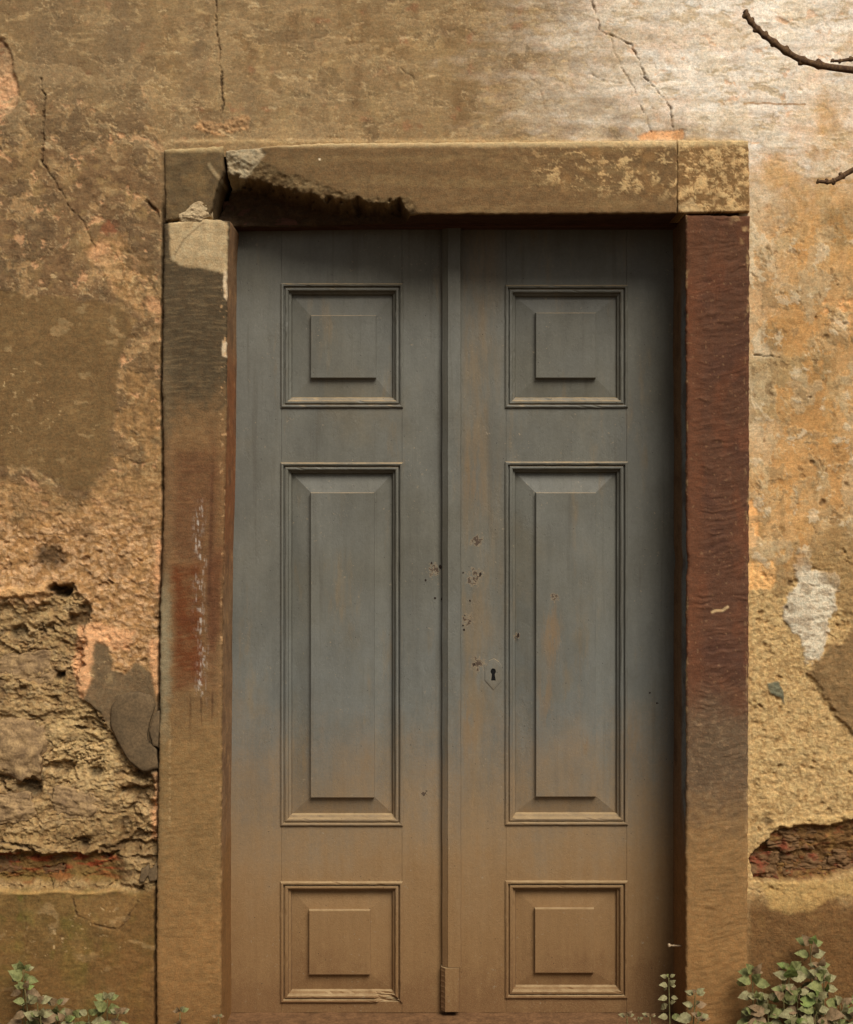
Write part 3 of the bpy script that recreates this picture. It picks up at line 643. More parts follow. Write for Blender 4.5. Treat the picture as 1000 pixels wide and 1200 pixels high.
def relief_stone(name, xl, xr, yt, yb, y0, y1, x0, x1, fields, proud, back, parent, r=5.0, seed=0, side=None, wob=1.0):
    """stone block: xl/xr give the side edges for a pixel height, yt/yb the top and bottom for a pixel column"""
    st = 1.2
    nu = int((x1 - x0) / st) + 1; nv = int((y1 - y0) / st) + 1
    u, t = np.meshgrid(np.linspace(0, 1, nu), np.linspace(0, 1, nv))
    yy = y0 + (y1 - y0) * t
    X = xl(yy) * (1 - u) + xr(yy) * u
    Y = yt(X) * (1 - t) + yb(X) * t
    e = np.minimum(np.minimum(u, 1 - u) * (x1 - x0), np.minimum(t, 1 - t) * (y1 - y0))
    px, py = X.ravel(), Y.ravel(); s = fields(px, py)
    rr = r * (1 + .7 * fbm(px / 30, py / 30, 3, seed + 400)); rr = np.clip(rr, 1.5, None)
    k = np.clip(1 - e.ravel() / rr, 0, 1)
    s.h -= rr * S * 1000 * (1 - np.sqrt(np.clip(1 - k * k, 0, 1))) * .7
    fx = px + wob * k * fbm(px / 8, py / 8, 3, seed + 410); fz = py + wob * k * fbm(px / 8, py / 8, 3, seed + 420)
    V = np.stack([(fx - 500) * S, -proud - s.h / 1000, CZ + (600 - fz) * S], -1)
    idx = np.arange(nu * nv).reshape(nv, nu)
    F = [np.stack([idx[:-1, :-1], idx[1:, :-1], idx[1:, 1:], idx[:-1, 1:]], -1).reshape(-1, 4)]
    loop = np.concatenate([idx[0, :-1], idx[:-1, -1], idx[-1, :0:-1], idx[:0:-1, 0]])
    which = np.concatenate([np.full(nu - 1, 0), np.full(nv - 1, 1), np.full(nu - 1, 2), np.full(nv - 1, 3)])
    Vs, Cs = [V], [s.c]; prev = loop; base = len(V); L = len(loop); K = 22
    for j in range(1, K + 1):
        f = (j / K) ** 1.15
        y0b = V[loop, 1]; y = y0b + (back - y0b) * f
        q = V[loop].copy(); q[:, 1] = y; wv = max(0, 1 - f * 9); q[:, 0] = (px[loop] + (fx[loop] - px[loop]) * wv - 500) * S; q[:, 2] = CZ + (600 - py[loop] - (fz[loop] - py[loop]) * wv) * S
        bumpn = .0022 * fbm(y / .10, (q[:, 2] + q[:, 0]) / .16, 3, seed + 430)
        q[:, 0] += np.where(which == 1, bumpn, np.where(which == 3, -bumpn, 0)); q[:, 2] += np.where(which == 0, bumpn, np.where(which == 2, -bumpn, 0))
        c = s.c[loop] * (1 + .2 * fbm(y / .02, (q[:, 2] + q[:, 0]) / .06, 3, seed + 440))[:, None]
        if side is not None: c = side(px[loop], py[loop], y, which, c)
        Vs.append(q); Cs.append(np.clip(c, .004, .85)); cur = np.arange(base, base + L)
        F.append(np.stack([prev, np.roll(prev, -1), np.roll(cur, -1), cur], -1)); prev = cur; base += L
    me = build_mesh(name, np.concatenate(Vs), np.concatenate(F), np.concatenate(Cs))
    return link(name, me, M_STONE, parent)

def mixc(c, m, col):
    return c + (np.asarray(col)[None, :] - c) * np.clip(m, 0, 1)[:, None]

def stone_common(s):
    n40, n12, n4 = s.n(60, 60, 4, 520), s.n(14, 14, 4, 530), s.n(4, 4, 3, 540)
    s.h += 2.2 * n40 + .8 * n12 + .5 * fbm(s.wx / 9, s.wy / 6, 4, 545, .7)
    return n40, n12, fbm(s.wx / 8, s.wy / 5, 4, 547, .7)

def finish(s, n40, n12, n4, a=.1):
    mud = ss(985, 1120, s.y + 45 * n40 + 14 * n12); s.mix(mud * .7, C(140, 103, 61)); s.mix(ss(1110, 1215, s.y + 20 * n40) * .5, C(112, 78, 44))
    s.mul(1 + a * n40 + a * n12 + a * n4); s.c = np.clip(s.c, .004, .8); return s

def f_left_jamb(px, py):
    s = Surf(px, py, C(122, 94, 62)); n40, n12, n4 = stone_common(s); x, y = px, py
    yy = y + 5 * noise(x / 60, y / 90, 7) + .05 * (x - 225); hz = fbm(x / 34, yy / 3.4, 4, 551, .7); s.h += .95 * hz * np.clip(.7 + 1.2 * s.n(40, 40, 3, 552), .15, 1.6)
    dk = 1 - ss(440, 500, y + 22 * n12 + 20 * n40); s.mix(dk * .95, C(78, 66, 48)); s.mix(dk * ss(-.1, .5, hz) * .5, C(124, 104, 74)); s.mix(dk * ss(0.1, .6, n12) * .5, C(72, 58, 40))
    edge = 1 - ss(6, 17, x - np.interp(y, [p[1] for p in JL], [p[0] for p in JL]) + 5 * n12); s.mix(edge * .6 * ss(330, 480, y), C(104, 88, 64)); s.mix(edge * ss(660, 720, y) * (1 - ss(830, 900, y)) * .7, C(142, 128, 98))
    s.mix(ss(500, 540, y) * (1 - ss(655, 690, y)) * .5, C(118, 84, 54))
    r1 = s.poly([(204, 664), (236, 660), (240, 800), (206, 808)], 7, .6); s.mix(r1 * np.clip(.8 + .5 * hz + .6 * fbm(s.wx / 26, s.wy / 40, 5, 566, .65), .05, .95), C(102, 58, 32)); s.mix(r1 * ss(.1, .5, n12) * .4, C(92, 52, 32))
    r2 = s.poly([(206, 530), (243, 528), (246, 600), (236, 660), (206, 652)], 6, .5); s.mix(r2 * np.clip(.55 + .5 * hz, .1, .8), C(98, 66, 44)); s.h -= 1.0 * r2
    r3 = s.poly([(240, 660), (262, 640), (260, 740), (246, 770)], 6, .6); s.mix(r3 * .7, C(100, 62, 40))
    wst = np.exp(-((x - 236 - 4 * noise(x * 0, y / 30, 9) - .012 * (y - 700)) / 5.0) ** 2) * ss(575, 610, y) * (1 - ss(800, 845, y)) * ss(-.15, .35, fbm(x / 2.2, y / 26, 3, 560)); s.mix(wst * ss(-.2, .3, fbm(x / 3, y / 7, 3, 569)) * .85, C(190, 178, 162))
    dst = np.exp(-((x - 247 + .03 * (y - 640)) / 2.2) ** 2) * ss(528, 560, y) * (1 - ss(690, 740, y)); s.mix(dst * .55, C(66, 44, 32)); s.h -= 1.5 * dst
    drip = ss(.25, .5, fbm(x / 3.2, y / 70, 2, 562)) * ss(800, 815, y) * (1 - ss(840, 890, y)) * ss(218, 224, x) * (1 - ss(248, 256, x)); s.mix(drip * .7, C(76, 54, 36)); s.h -= drip
    low = ss(800, 900, y + 20 * n12); s.mix(low * .6, C(140, 110, 68)); s.mix(low * ss(.1, .5, hz) * .35, C(112, 84, 50))
    ln = np.exp(-((x - 200) / 1.2) ** 2) * ss(840, 850, y) * (1 - ss(960, 980, y)) * ss(-.1, .2, n4); s.mix(ln * .5, C(180, 150, 104))
    p = s.poly([(199, 262), (236, 246), (268, 262), (268, 322), (240, 316), (212, 312), (200, 304)], 2, .4); s.mix(p, C(182, 158, 118)); s.mix(p * ss(-.1, .5, s.n(18, 18, 4, 565)) * .5, C(150, 124, 86)); s.h += 1.6 * p
    d = sdline(px, py, [(206, 300), (216, 282), (232, 268), (240, 262)]); s.mix((1 - ss(.5, 1.6, d)) * .5, C(96, 76, 52))
    for pts in ([(263, 318), (268, 318), (268, 352), (263, 348)], [(262, 400), (267, 402), (266, 420), (261, 418)]):
        m = s.poly(pts, 1.2, .3); s.mix(m * .9, C(216, 190, 152))
    rg = np.clip(1 - np.abs(x - 250 - 6 * n12) / 9, 0, 1) * ss(470, 560, y) * (1 - ss(760, 860, y)); s.mix(rg * .55, C(96, 62, 42))
    fl = ss(.42, .55, s.n(5, 6, 2, 568)) * ss(256, 262, x + 2 * n12); s.mix(fl * .7, C(190, 150, 104))
    return finish(s, n40, n12, n4)

def f_right_jamb(px, py):
    s = Surf(px, py, C(94, 64, 47)); n40, n12, n4 = stone_common(s); x, y = px, py
    yy = y + .10 * (x - 840) + 7 * noise(x / 50, y / 60, 571) + .0035 * (x - 835) ** 2 + 2.0 * noise(x / 12, y / 14, 572)
    comb = .5 + .5 * np.clip(1.5 * (.75 * noise(x / 46, yy / 5.2, 575) + .55 * noise(x / 24, yy / 2.9, 576) + .3 * noise(x / 9, yy / 2.2, 579)), -1, 1)
    amp = np.clip(.75 + .9 * noise(x / 30, y / 22, 573), .2, 1.4) * ss(806, 822, x + 4 * n12)
    s.h += amp * (3.2 * comb - 1.6) * (1 - .25 * ss(830, 960, y))
    s.mix(ss(0, .5, n40) * .6, C(80, 54, 42)); s.mix(ss(.1, .5, s.n(30, 60, 3, 574)) * .5, C(108, 66, 44)); s.mix(amp * ss(.5, .1, comb) * .35, C(66, 44, 34)); s.mix(amp * ss(.6, .95, comb) * .25, C(122, 86, 64))
    s.mix((1 - ss(815, 828, x + 5 * n12)) * .45, C(112, 70, 46)); s.mix((1 - ss(300, 340, y + 20 * n12)) * .3, C(104, 72, 50))
    g = ss(780, 880, y + 20 * n40 + 12 * n12); s.mix(g * .8, C(104, 86, 64)); s.mix(g * ss(.05, .5, n4) * .45, C(138, 114, 84)); s.mix(ss(900, 1010, y + 20 * n12) * .8, C(146, 111, 68))
    ed = np.maximum(ss(870, 876, x), 1 - ss(804.2, 806.5, x)) * ss(.15, .5, fbm(x / 8, y / 26, 5, 577, .7)); s.mix(ed * .55, C(188, 156, 108))
    m = (1 - ss(.8, 2.2, sdline(px, py, [(834, 717), (838, 715), (846, 715), (852, 711)]))); s.mix(m * .8, C(214, 180, 130))
    sp = ss(.66, .72, s.n(5, 5, 2, 578)); s.mix(sp * .4, C(156, 122, 88))
    sc = ss(250, 254, y) * (1 - ss(270, 300, y)) * ss(850, 870, x) * ss(0, .4, n12); s.mix(sc * .7, C(180, 146, 100))
    return finish(s, n40, n12, n4)

def f_lintel(px, py):
    s = Surf(px, py, C(118, 92, 61)); n40, n12, n4 = stone_common(s); x, y = px, py
    s.mix(ss(-.1, .5, n40) * .6, C(110, 86, 56)); s.mix(ss(0, .5, s.n(120, 14, 4, 581)) * .5, C(140, 114, 76)); s.mix((1 - ss(330, 620, x)) * .4, C(104, 84, 56))
    zone = ss(560, 680, x + 30 * n40) * (1 - ss(212, 240, y + 14 * n40 - .06 * (x - 700)))
    fl = ss(.06, .30, fbm(s.wx / 22, s.wy / 12, 6, 583, .78)); s.mix(zone * fl * .85, C(200, 166, 114)); s.h += zone * (fl * 1.3 + .8 * lumps(x / 4, y / 3.4, 35))
    s.mix(zone * ss(.1, .5, s.n(30, 24, 3, 584)) * .4, C(150, 112, 68))
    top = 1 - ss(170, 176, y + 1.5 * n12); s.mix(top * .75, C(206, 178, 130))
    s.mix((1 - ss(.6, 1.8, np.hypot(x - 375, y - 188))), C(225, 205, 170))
    # break at the left end: a scoop out of the lower arris
    wy2 = y + 6 * n12 + 3 * n4
    bx = [240, 262, 300, 340, 380, 400, 425, 450, 470, 486, 500, 560]; by = [178, 178, 184, 203, 218, 224, 229, 233, 229, 238, 254, 258]
    upper = np.interp(x + 5 * n12, bx, by); dd = wy2 - upper
    br = ss(-1.5, 4, dd) * (1 - ss(484, 492, x))
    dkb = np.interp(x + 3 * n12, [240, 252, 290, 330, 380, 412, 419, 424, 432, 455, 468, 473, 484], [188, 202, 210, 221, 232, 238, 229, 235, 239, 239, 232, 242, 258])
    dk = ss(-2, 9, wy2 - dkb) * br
    dep = np.clip(dd, 0, None)
    frac = 9 * fbm(s.wx / 34, s.wy / 14, 5, 586, .65) + 3 * lumps(s.wx / 12, s.wy / 7, 31) + 1.5 * lumps(x / 4.5, y / 3.5, 32)
    depth = np.minimum(dep * .85, 26) + dk * (96 + np.clip(wy2 - dkb, 0, 26) * 1.4)
    s.h = s.h * (1 - br) + br * (-depth + frac * np.clip(dep / 8, .15, 1))
    s.mix(br * .85, C(116, 95, 64)); s.mix(br * ss(0, .5, fbm(s.wx / 16, s.wy / 6, 4, 588, .65)) * .7, C(158, 132, 92)); s.mix(br * ss(.1, .5, n12) * .5, C(84, 66, 46)); s.mix(dk * .85, C(56, 43, 33))  # last mix paints the shade of the hollow into its colour
    fresh = s.poly([(262, 178), (304, 172), (312, 180), (296, 198), (276, 214), (264, 214)], 2.5, .7); s.mix(fresh * .95, C(178, 160, 126)); s.mix(fresh * ss(0, .5, n12) * .4, C(148, 128, 96))
    s.h += fresh * (4 * s.n(9, 8, 3, 589)) - 6 * fresh
    
    d = sdline(px + 2 * n12, py, [(437, 196), (432, 216), (431, 234)]); s.mix((1 - ss(.4, 1.2, d)) * .3, C(70, 54, 38))
    s.mul(1 + .1 * n40 + .12 * n12 + .12 * n4); s.c = np.clip(s.c, .004, .8); return s

def f_right_block(px, py):
    s = Surf(px, py, C(128, 98, 62)); n40, n12, n4 = stone_common(s); x, y = px, py
    fl = ss(-.12, .18, fbm(s.wx / 20, s.wy / 13, 6, 591, .8)); s.mix(fl * .85, C(210, 174, 120)); s.h += 1.8 * fl + 1.6 * lumps(s.wx / 5, s.wy / 4, 36); s.mix(ss(.25, .5, s.n(20, 20, 3, 592)) * .5, C(140, 106, 68))
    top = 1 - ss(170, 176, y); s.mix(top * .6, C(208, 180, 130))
    m = s.poly([(793, 244), (812, 232), (822, 250), (806, 254)], 2, .5); s.mix(m * .6, C(196, 168, 122))
    s.mul(1 + .1 * n40 + .14 * n12 + .14 * n4); s.c = np.clip(s.c, .004, .8); return s

def f_left_block(px, py):
    s = Surf(px, py, C(100, 82, 56)); n40, n12, n4 = stone_common(s); x, y = px, py
    s.mix(ss(-.1, .5, s.n(24, 20, 4, 593)) * .6, C(122, 98, 64)); s.mix(ss(.1, .5, s.n(16, 16, 3, 594)) * .5, C(84, 68, 48))
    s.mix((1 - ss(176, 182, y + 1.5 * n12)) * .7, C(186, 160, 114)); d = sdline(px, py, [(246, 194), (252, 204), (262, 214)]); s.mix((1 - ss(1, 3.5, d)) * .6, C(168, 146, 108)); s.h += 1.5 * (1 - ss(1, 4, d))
    s.h += 1.6 * s.n(16, 12, 3, 595); s.mul(1 + .1 * n40 + .14 * n12 + .14 * n4); s.c = np.clip(s.c, .004, .8); return s

def side_left(px, py, y, which, c):
    m = (which == 1); nn = fbm(py / 40, y / .12, 4, 601); n2 = fbm(py / 24, y / .05, 4, 602, .65)
    rev = C(142, 110, 78)[None, :] * np.ones_like(c); rev = mixc(rev, ss(380, 450, py) * (1 - ss(600, 720, py)) * .8, C(146, 92, 56))
    rev = mixc(rev, ss(0, .5, nn) * .6, C(112, 84, 60)); rev = mixc(rev, ss(.15, .5, n2) * .4, C(172, 130, 84)); rev = mixc(rev, ss(930, 1060, py + 40 * nn), C(140, 102, 60))
    return np.where(m[:, None], rev * (1 + .15 * n2)[:, None], c)

def side_right(px, py, y, which, c):
    m = (which == 3); nn = fbm(py / 40, y / .12, 4, 603); n2 = fbm(py / 24, y / .05, 4, 604, .65)
    rev = C(122, 96, 70)[None, :] * np.ones_like(c); blue = (1 - ss(.05, .085, y)) * ss(300, 380, py) * (1 - ss(940, 1010, py)); rev = mixc(rev, blue * .85, C(120, 128, 130))
    rev = mixc(rev, ss(0, .5, nn) * .5, C(84, 64, 48)); rev = mixc(rev, ss(930, 1060, py + 40 * nn), C(134, 100, 62))
    return np.where(m[:, None], rev * (1 + .15 * n2)[:, None], c)

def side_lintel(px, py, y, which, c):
    nn = fbm(px / 30, y / .03, 3, 605); und = C(78, 56, 42)[None, :] * np.ones_like(c); und = mixc(und, ss(0, .5, nn) * .6, C(60, 44, 34))  # underside tinted darker, its shade put into the colour
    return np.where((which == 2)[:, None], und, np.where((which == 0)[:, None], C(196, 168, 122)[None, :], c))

cst = lambda v: (lambda t: np.full(np.shape(t), float(v)))
jl = interp([(y, x) for (x, y) in JL])
BK = 0.30
relief_stone('jamb_stone', jl, interp([(250, 271), (300, 267), (500, 266), (700, 262), (1000, 260), (1230, 260)]), interp([(190, 263), (240, 257), (275, 260)]), cst(1222), 260, 1222, 192, 266, f_left_jamb, .014, BK, surround, 5, 1, side_left)['label'] = 'left jamb with pale patch and rusty stain'
relief_stone('jamb_stone', interp([(250, 803), (640, 804), (660, 806), (680, 804), (1220, 803)]), interp([(250, 878), (700, 877), (1220, 875)]), interp([(800, 252), (880, 254)]), cst(1222), 253, 1222, 803, 877, f_right_jamb, .014, BK, surround, 4, 2, side_right)['label'] = 'dark red brown jamb with combed tool marks'
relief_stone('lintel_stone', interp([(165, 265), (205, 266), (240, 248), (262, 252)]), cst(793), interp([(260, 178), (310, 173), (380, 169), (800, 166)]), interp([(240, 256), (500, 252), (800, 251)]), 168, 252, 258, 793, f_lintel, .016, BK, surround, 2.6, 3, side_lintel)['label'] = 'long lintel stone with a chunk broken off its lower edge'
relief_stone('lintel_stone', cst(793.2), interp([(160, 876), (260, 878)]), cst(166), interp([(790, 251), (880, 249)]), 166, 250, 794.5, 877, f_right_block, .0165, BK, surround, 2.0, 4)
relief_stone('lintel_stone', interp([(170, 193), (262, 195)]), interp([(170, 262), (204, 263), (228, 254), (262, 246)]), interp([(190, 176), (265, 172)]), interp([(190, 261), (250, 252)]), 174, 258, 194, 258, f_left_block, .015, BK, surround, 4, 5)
lump('mortar_wedge', 209, 239, 247, 262, .06, -.020, M_MORTAR, surround, 21, .55, .12, -.35)
lump('mortar_wedge', 214, 250, 240, 262, .06, -.022, M_MORTAR, surround, 22, .5, .12, .1)

# threshold
def sill():
    bm = bmesh.new(); a = P(255, 1188, .21); z = a.z
    nx, ny = 120, 26; vs = []
    for j in range(ny):
        row = []
        for i in range(nx):
            x = -.62 + 1.42 * i / (nx - 1); y = -.03 + .33 * j / (ny - 1)
            row.append(bm.verts.new((x, y, z + .004 * float(fbm(np.array([x * 9]), np.array([y * 14]), 4, 620)[0]) - (.012 if j == 0 else 0))))
        vs.append(row)
    for j in range(ny - 1):
        for i in range(nx - 1): bm.faces.new((vs[j][i], vs[j][i + 1], vs[j + 1][i + 1], vs[j + 1][i]))
    lowr = [bm.verts.new((v.co.x, v.co.y - .002, -.16)) for v in vs[0]]
    for i in range(nx - 1): bm.faces.new((lowr[i], lowr[i + 1], vs[0][i + 1], vs[0][i]))
    me = bpy.data.meshes.new('threshold_stone'); bm.to_mesh(me); bm.free()
    return link('threshold_stone', me, M_SILL, surround, True)
M_SILL = mat_simple('threshold_sandstone', C(124, 90, 58), C(98, 70, 44), 26, bump=.8)
sill()

# ------------------------------------------------------------------ double door
DD = 0.215                                   # depth of the door face behind the wall plane
door = empty('double_door', P(530, 1188, DD + .02))
tag(door, 'tall double door in flaking grey paint with raised panels', 'door', kind='thing')

def box_px(bm, x0, y0, x1, y1, d0, d1, bev=.0015, seg=2):
    """bevelled board between two pixel corners, from depth d0 (front) to d1 (back)"""
    a, b = P(x0, y0, DD), P(x1, y1, DD)
    m = bmesh.ops.create_cube(bm, size=1, matrix=Matrix.Translation(((a.x + b.x) / 2, (d0 + d1) / 2, (a.z + b.z) / 2)) @ Matrix.Diagonal((abs(b.x - a.x), d1 - d0, abs(a.z - b.z), 1)))
    if bev:
        es = {e for v in m['verts'] for e in v.link_edges}
        bmesh.ops.bevel(bm, geom=list(es), offset=bev, segments=seg, affect='EDGES', profile=.6)

def board(name, parent, x0, y0, x1, y1, front=0.0, thick=.04, bev=.0008):
    bm = bmesh.new(); box_px(bm, x0, y0, x1, y1, DD - front, DD - front + thick, bev)
    me = bpy.data.meshes.new(name); bm.to_mesh(me); bm.free()
    return link(name, me, M_DOOR, parent)

def frame_profile(name, parent, x0, y0, x1, y1, prof, mat, break_at=None):
    """mitred moulding: prof is a list of (inset in pixels, depth offset in metres towards the viewer)"""
    bm = bmesh.new(); rings = []
    for (ins, out) in prof:
        c = [P(x0 + ins, y0 + ins, DD), P(x1 - ins, y0 + ins, DD), P(x1 - ins, y1 - ins, DD), P(x0 + ins, y1 - ins, DD)]
        pts = []
        for i in range(4):
            p, q = c[i], c[(i + 1) % 4]
            for k in range(24):
                t = k / 24; v = p.lerp(q, t); ou = out
                j = rng.uniform(-.0004, .0004)
                if break_at and i == break_at[0] and break_at[1] <= k <= break_at[2]: ou = min(out, -.010) + rng.uniform(-.003, .003)
                elif rng.random() < .05: ou = out - rng.uniform(0, .0022)
                if k == 0: j = 0
                pts.append(bm.verts.new((v.x + (j if i in (1, 3) else 0), DD - ou, v.z + (j if i in (0, 2) else 0))))
        rings.append(pts)
    n = len(rings[0])
    for a, b in zip(rings[:-1], rings[1:]):
        for i in range(n): bm.faces.new((a[i], a[(i + 1) % n], b[(i + 1) % n], b[i]))
    bmesh.ops.recalc_face_normals(bm, faces=bm.faces)
    for f in bm.faces:
        if f.normal.y > 0.01: f.normal_flip()
    me = bpy.data.meshes.new(name); bm.to_mesh(me); bm.free()
    return link(name, me, mat, parent)

MOULD = [(-1.6, -.004), (-1.3, -.003), (-.9, .0050), (.6, .0080), (2.2, .0068), (2.8, -.0030), (3.9, -.0038), (4.6, .0034), (6.6, .0040), (7.8, .0014), (8.4, -.0090), (10.8, -.0125), (11.8, -.0220), (12.6, -.030)]

def panel(parent, o, f, flat):
    """fielded panel: o is the outer opening, f the raised field"""
    frame_profile('moulding', parent, *o, MOULD, M_DOOR, (2, 1, 4) if o[1] == 1034 else None)
    x0, y0, x1, y1 = o; ins = 12
    bm = bmesh.new()
    low, mid, top = (-.0240 if flat else -.0260), (-.0170 if flat else -.0110), (-.0020 if flat else .0030)
    def ring(a, b, c, d, out): return [bm.verts.new((P(px, py, DD).x, DD - out, P(px, py, DD).z)) for px, py in ((a, b), (c, b), (c, d), (a, d))]
    r0 = ring(x0 + ins, y0 + ins, x1 - ins, y1 - ins, low - .012); r1 = ring(x0 + ins - .5, y0 + ins - .5, x1 - ins + .5, y1 - ins + .5, low)
    r2 = ring(f[0], f[1], f[2], f[3], mid); r3 = ring(f[0] + .15, f[1] + .15, f[2] - .15, f[3] - .15, top - .0014); r4 = ring(f[0] + .9, f[1] + .9, f[2] - .9, f[3] - .9, top)
    for a, b in ((r1, r2), (r2, r3), (r3, r4)):
        for i in range(4): bm.faces.new((a[i], a[(i + 1) % 4], b[(i + 1) % 4], b[i]))
    bm.faces.new(r4)
    for v in r0: bm.verts.remove(v)
    bmesh.ops.recalc_face_normals(bm, faces=bm.faces)
    for fc in bm.faces:
        if fc.normal.y > 0.01: fc.normal_flip()
    me = bpy.data.meshes.new('panel'); bm.to_mesh(me); bm.free()
    return link('panel', me, M_DOOR, parent)

YT, YB = 240, 1187
def leaf(xs0, xs1, panels, label):
    lf = empty('door_leaf'); lf.parent = door
    base = P((xs0 + xs1) / 2, YB, DD); lf.location = base - door.location; lf['label'] = label
    px0 = min(p[0][0] for p in panels); px1 = max(p[0][2] for p in panels)
    board('stile', lf, xs0, YT, px0 + .2, YB, .0003); board('stile', lf, px1 - .2, YT, xs1, YB, .0002)
    ys = [YT] + [v for p in panels for v in (p[0][1], p[0][3])] + [YB]
    for i in range(0, len(ys), 2): board('rail', lf, px0 + .35, ys[i], px1 - .35, ys[i + 1], -.0006 if i else -.0004)
    for (o, f, flat) in panels:
        o2 = (o[0], o[1], o[2], o[3]); panel(lf, o2, f, flat)
    bm = bmesh.new(); box_px(bm, px0 - 3, 300, px1 + 3, YB - 3, DD + .031, DD + .042, 0)
    me = bpy.data.meshes.new('backing_board'); bm.to_mesh(me); bm.free(); link('backing_board', me, M_DOOR, lf)
    return lf

L1 = [((330.2, 333, 471.6, 477), (364, 369, 441, 443), True), ((330, 543, 471.4, 967), (364, 577, 439, 935), False), ((329.8, 1034, 471.2, 1174), (362, 1067, 434, 1143), True)]
L2 = [((593, 335, 735, 477), (628, 366, 699, 443), True), ((593, 542, 735, 966), (628, 577, 699, 934), False), ((593.2, 1033, 734.8, 1169), (627, 1065, 697, 1141), True)]
lfl = leaf(262, 530.0, L1, 'left leaf with the central cover strip')
lfr = leaf(532.4, 805, L2, 'right leaf with the keyhole')
# cover strip over the meeting stiles
def strip(name, x0, x1, y0, y1, front, parent, chamfer=3.6):
    bm = bmesh.new(); rows = []
    n = 40
    for j in range(n + 1):
        y = y0 + (y1 - y0) * j / n; w = .35 * math.sin(j * 1.3) + .25 * math.sin(j * 3.7 + 1)
        pr = [(x0, -.004), (x0, front * .55), (x0 + chamfer * 1.6, front * .93), (x0 + chamfer * 1.8, front), (x1 - 1.3, front), (x1 - .4, front * .9), (x1, front * .75), (x1, -.004)]
        rows.append([bm.verts.new((P(x + w * .5, y, DD).x, DD - o, P(x, y, DD).z)) for x, o in pr])
    for a, b in zip(rows[:-1], rows[1:]):
        for i in range(len(a) - 1): bm.faces.new((a[i], a[i + 1], b[i + 1], b[i]))
    bm.faces.new(rows[0]); bm.faces.new(rows[-1])
    bmesh.ops.recalc_face_normals(bm, faces=bm.faces)
    me = bpy.data.meshes.new(name); bm.to_mesh(me); bm.free(); return link(name, me, M_DOOR, parent)
strip('cover_strip', 518.5, 540.5, YT, 1130, .036, lfl); strip('cover_strip_foot', 517, 538.5, 1130.6, 1181, .040, lfl, 2.6)

# escutcheon with keyhole, slightly proud of the stile
def escutcheon():
    e = bpy.data.meshes.new('keyhole_plate'); bm = bmesh.new()
    out = [(568, 781), (573, 774), (579, 771), (585, 775), (589, 781), (589, 797), (584, 803), (578.5, 809), (573, 803), (568, 797)]
    hole = []
    for k in range(9):
        a = math.radians(-60 - 30 * 0 + (-240 + 0) * k / 8 + 0); hole.append((578.3 + 3.4 * math.cos(a + math.pi * 1.0 + math.radians(-60)), 787.3 + 3.4 * math.sin(a + math.pi + math.radians(-60))))
    hole = [(576.6, 790.2), (575.0, 787.6), (575.4, 784.9), (577.0, 783.3), (579.2, 783.3), (581.0, 784.9), (581.4, 787.6), (579.9, 790.2), (581.2, 797.5), (575.6, 797.5)]
    cx, cy = 578.3, 790
    def v(p, o): q = P(p[0], p[1], DD); return bm.verts.new((q.x, DD - o, q.z))
    n = len(out)
    key = lambda p: math.atan2(p[1] - cy, p[0] - cx)
    out = sorted(out, key=key); hole = sorted(hole, key=key)
    r0 = [v(p, -.002) for p in out]; r1 = [v((cx + (p[0] - cx) * .96, cy + (p[1] - cy) * .96), .0022) for p in out]; r2 = [v((cx + (p[0] - cx) * .8, cy + (p[1] - cy) * .8), .0028) for p in out]
    r3 = [v(p, .0028) for p in hole]; r4 = [v(p, -.0002) for p in hole]
    for a, b in ((r0, r1), (r1, r2), (r2, r3), (r3, r4)):
        for i in range(n): bm.faces.new((a[i], a[(i + 1) % n], b[(i + 1) % n], b[i]))
    bmesh.ops.recalc_face_normals(bm, faces=bm.faces); bm.to_mesh(e); bm.free()
    link('keyhole_plate', e, M_DOOR, lfr)
    bm = bmesh.new(); vs = [v(p, .0006) for p in hole] if False else None
    vs = [bm.verts.new((P(p[0], p[1], DD).x, DD - .0010, P(p[0], p[1], DD).z)) for p in hole]
    bv = [bm.verts.new(w.co + Vector((0, .003, 0))) for w in vs]
    bm.faces.new(vs); bm.faces.new(bv[::-1])
    for i in range(n): bm.faces.new((vs[i], bv[i], bv[(i + 1) % n], vs[(i + 1) % n]))
    m2 = bpy.data.meshes.new('keyhole'); bm.to_mesh(m2); bm.free(); link('keyhole', m2, M_DARK, lfr)  # near-black plug, the shade inside the keyhole painted on
escutcheon()

# worm holes, knocks and nail holes: small sunk pits with a raised rim of paint
def pit(px, py, r, parent, front=.0004, squash=1.0, ang=0.0, field=0.0):
    bm = bmesh.new(); c = P(px, py, DD); n = 8
    a0 = [(math.cos(2 * math.pi * k / n + ang), math.sin(2 * math.pi * k / n + ang)) for k in range(n)]
    jit = [rng.uniform(.75, 1.25) for _ in range(n)]
    def ring(f, o): return [bm.verts.new((c.x + x * r * S * f * j, DD - field - front - o, c.z + y * r * S * f * j * squash)) for (x, y), j in zip(a0, jit)]
    r1 = ring(1.0, .0004)
    bm.faces.new(r1); bmesh.ops.recalc_face_normals(bm, faces=bm.faces)
    for f in bm.faces:
        if f.normal.y > 0: f.normal_flip()
    r0 = ring(1.2, -.002)
    for i in range(n): bm.faces.new((r1[i], r1[(i + 1) % n], r0[(i + 1) % n], r0[i]))
    me = bpy.data.meshes.new('knock_hole'); bm.to_mesh(me); bm.free(); return link('knock_hole', me, M_HOLE, parent)
M_HOLE = mat_simple('bare_dark_wood', C(52, 38, 28), C(30, 23, 18), 300)
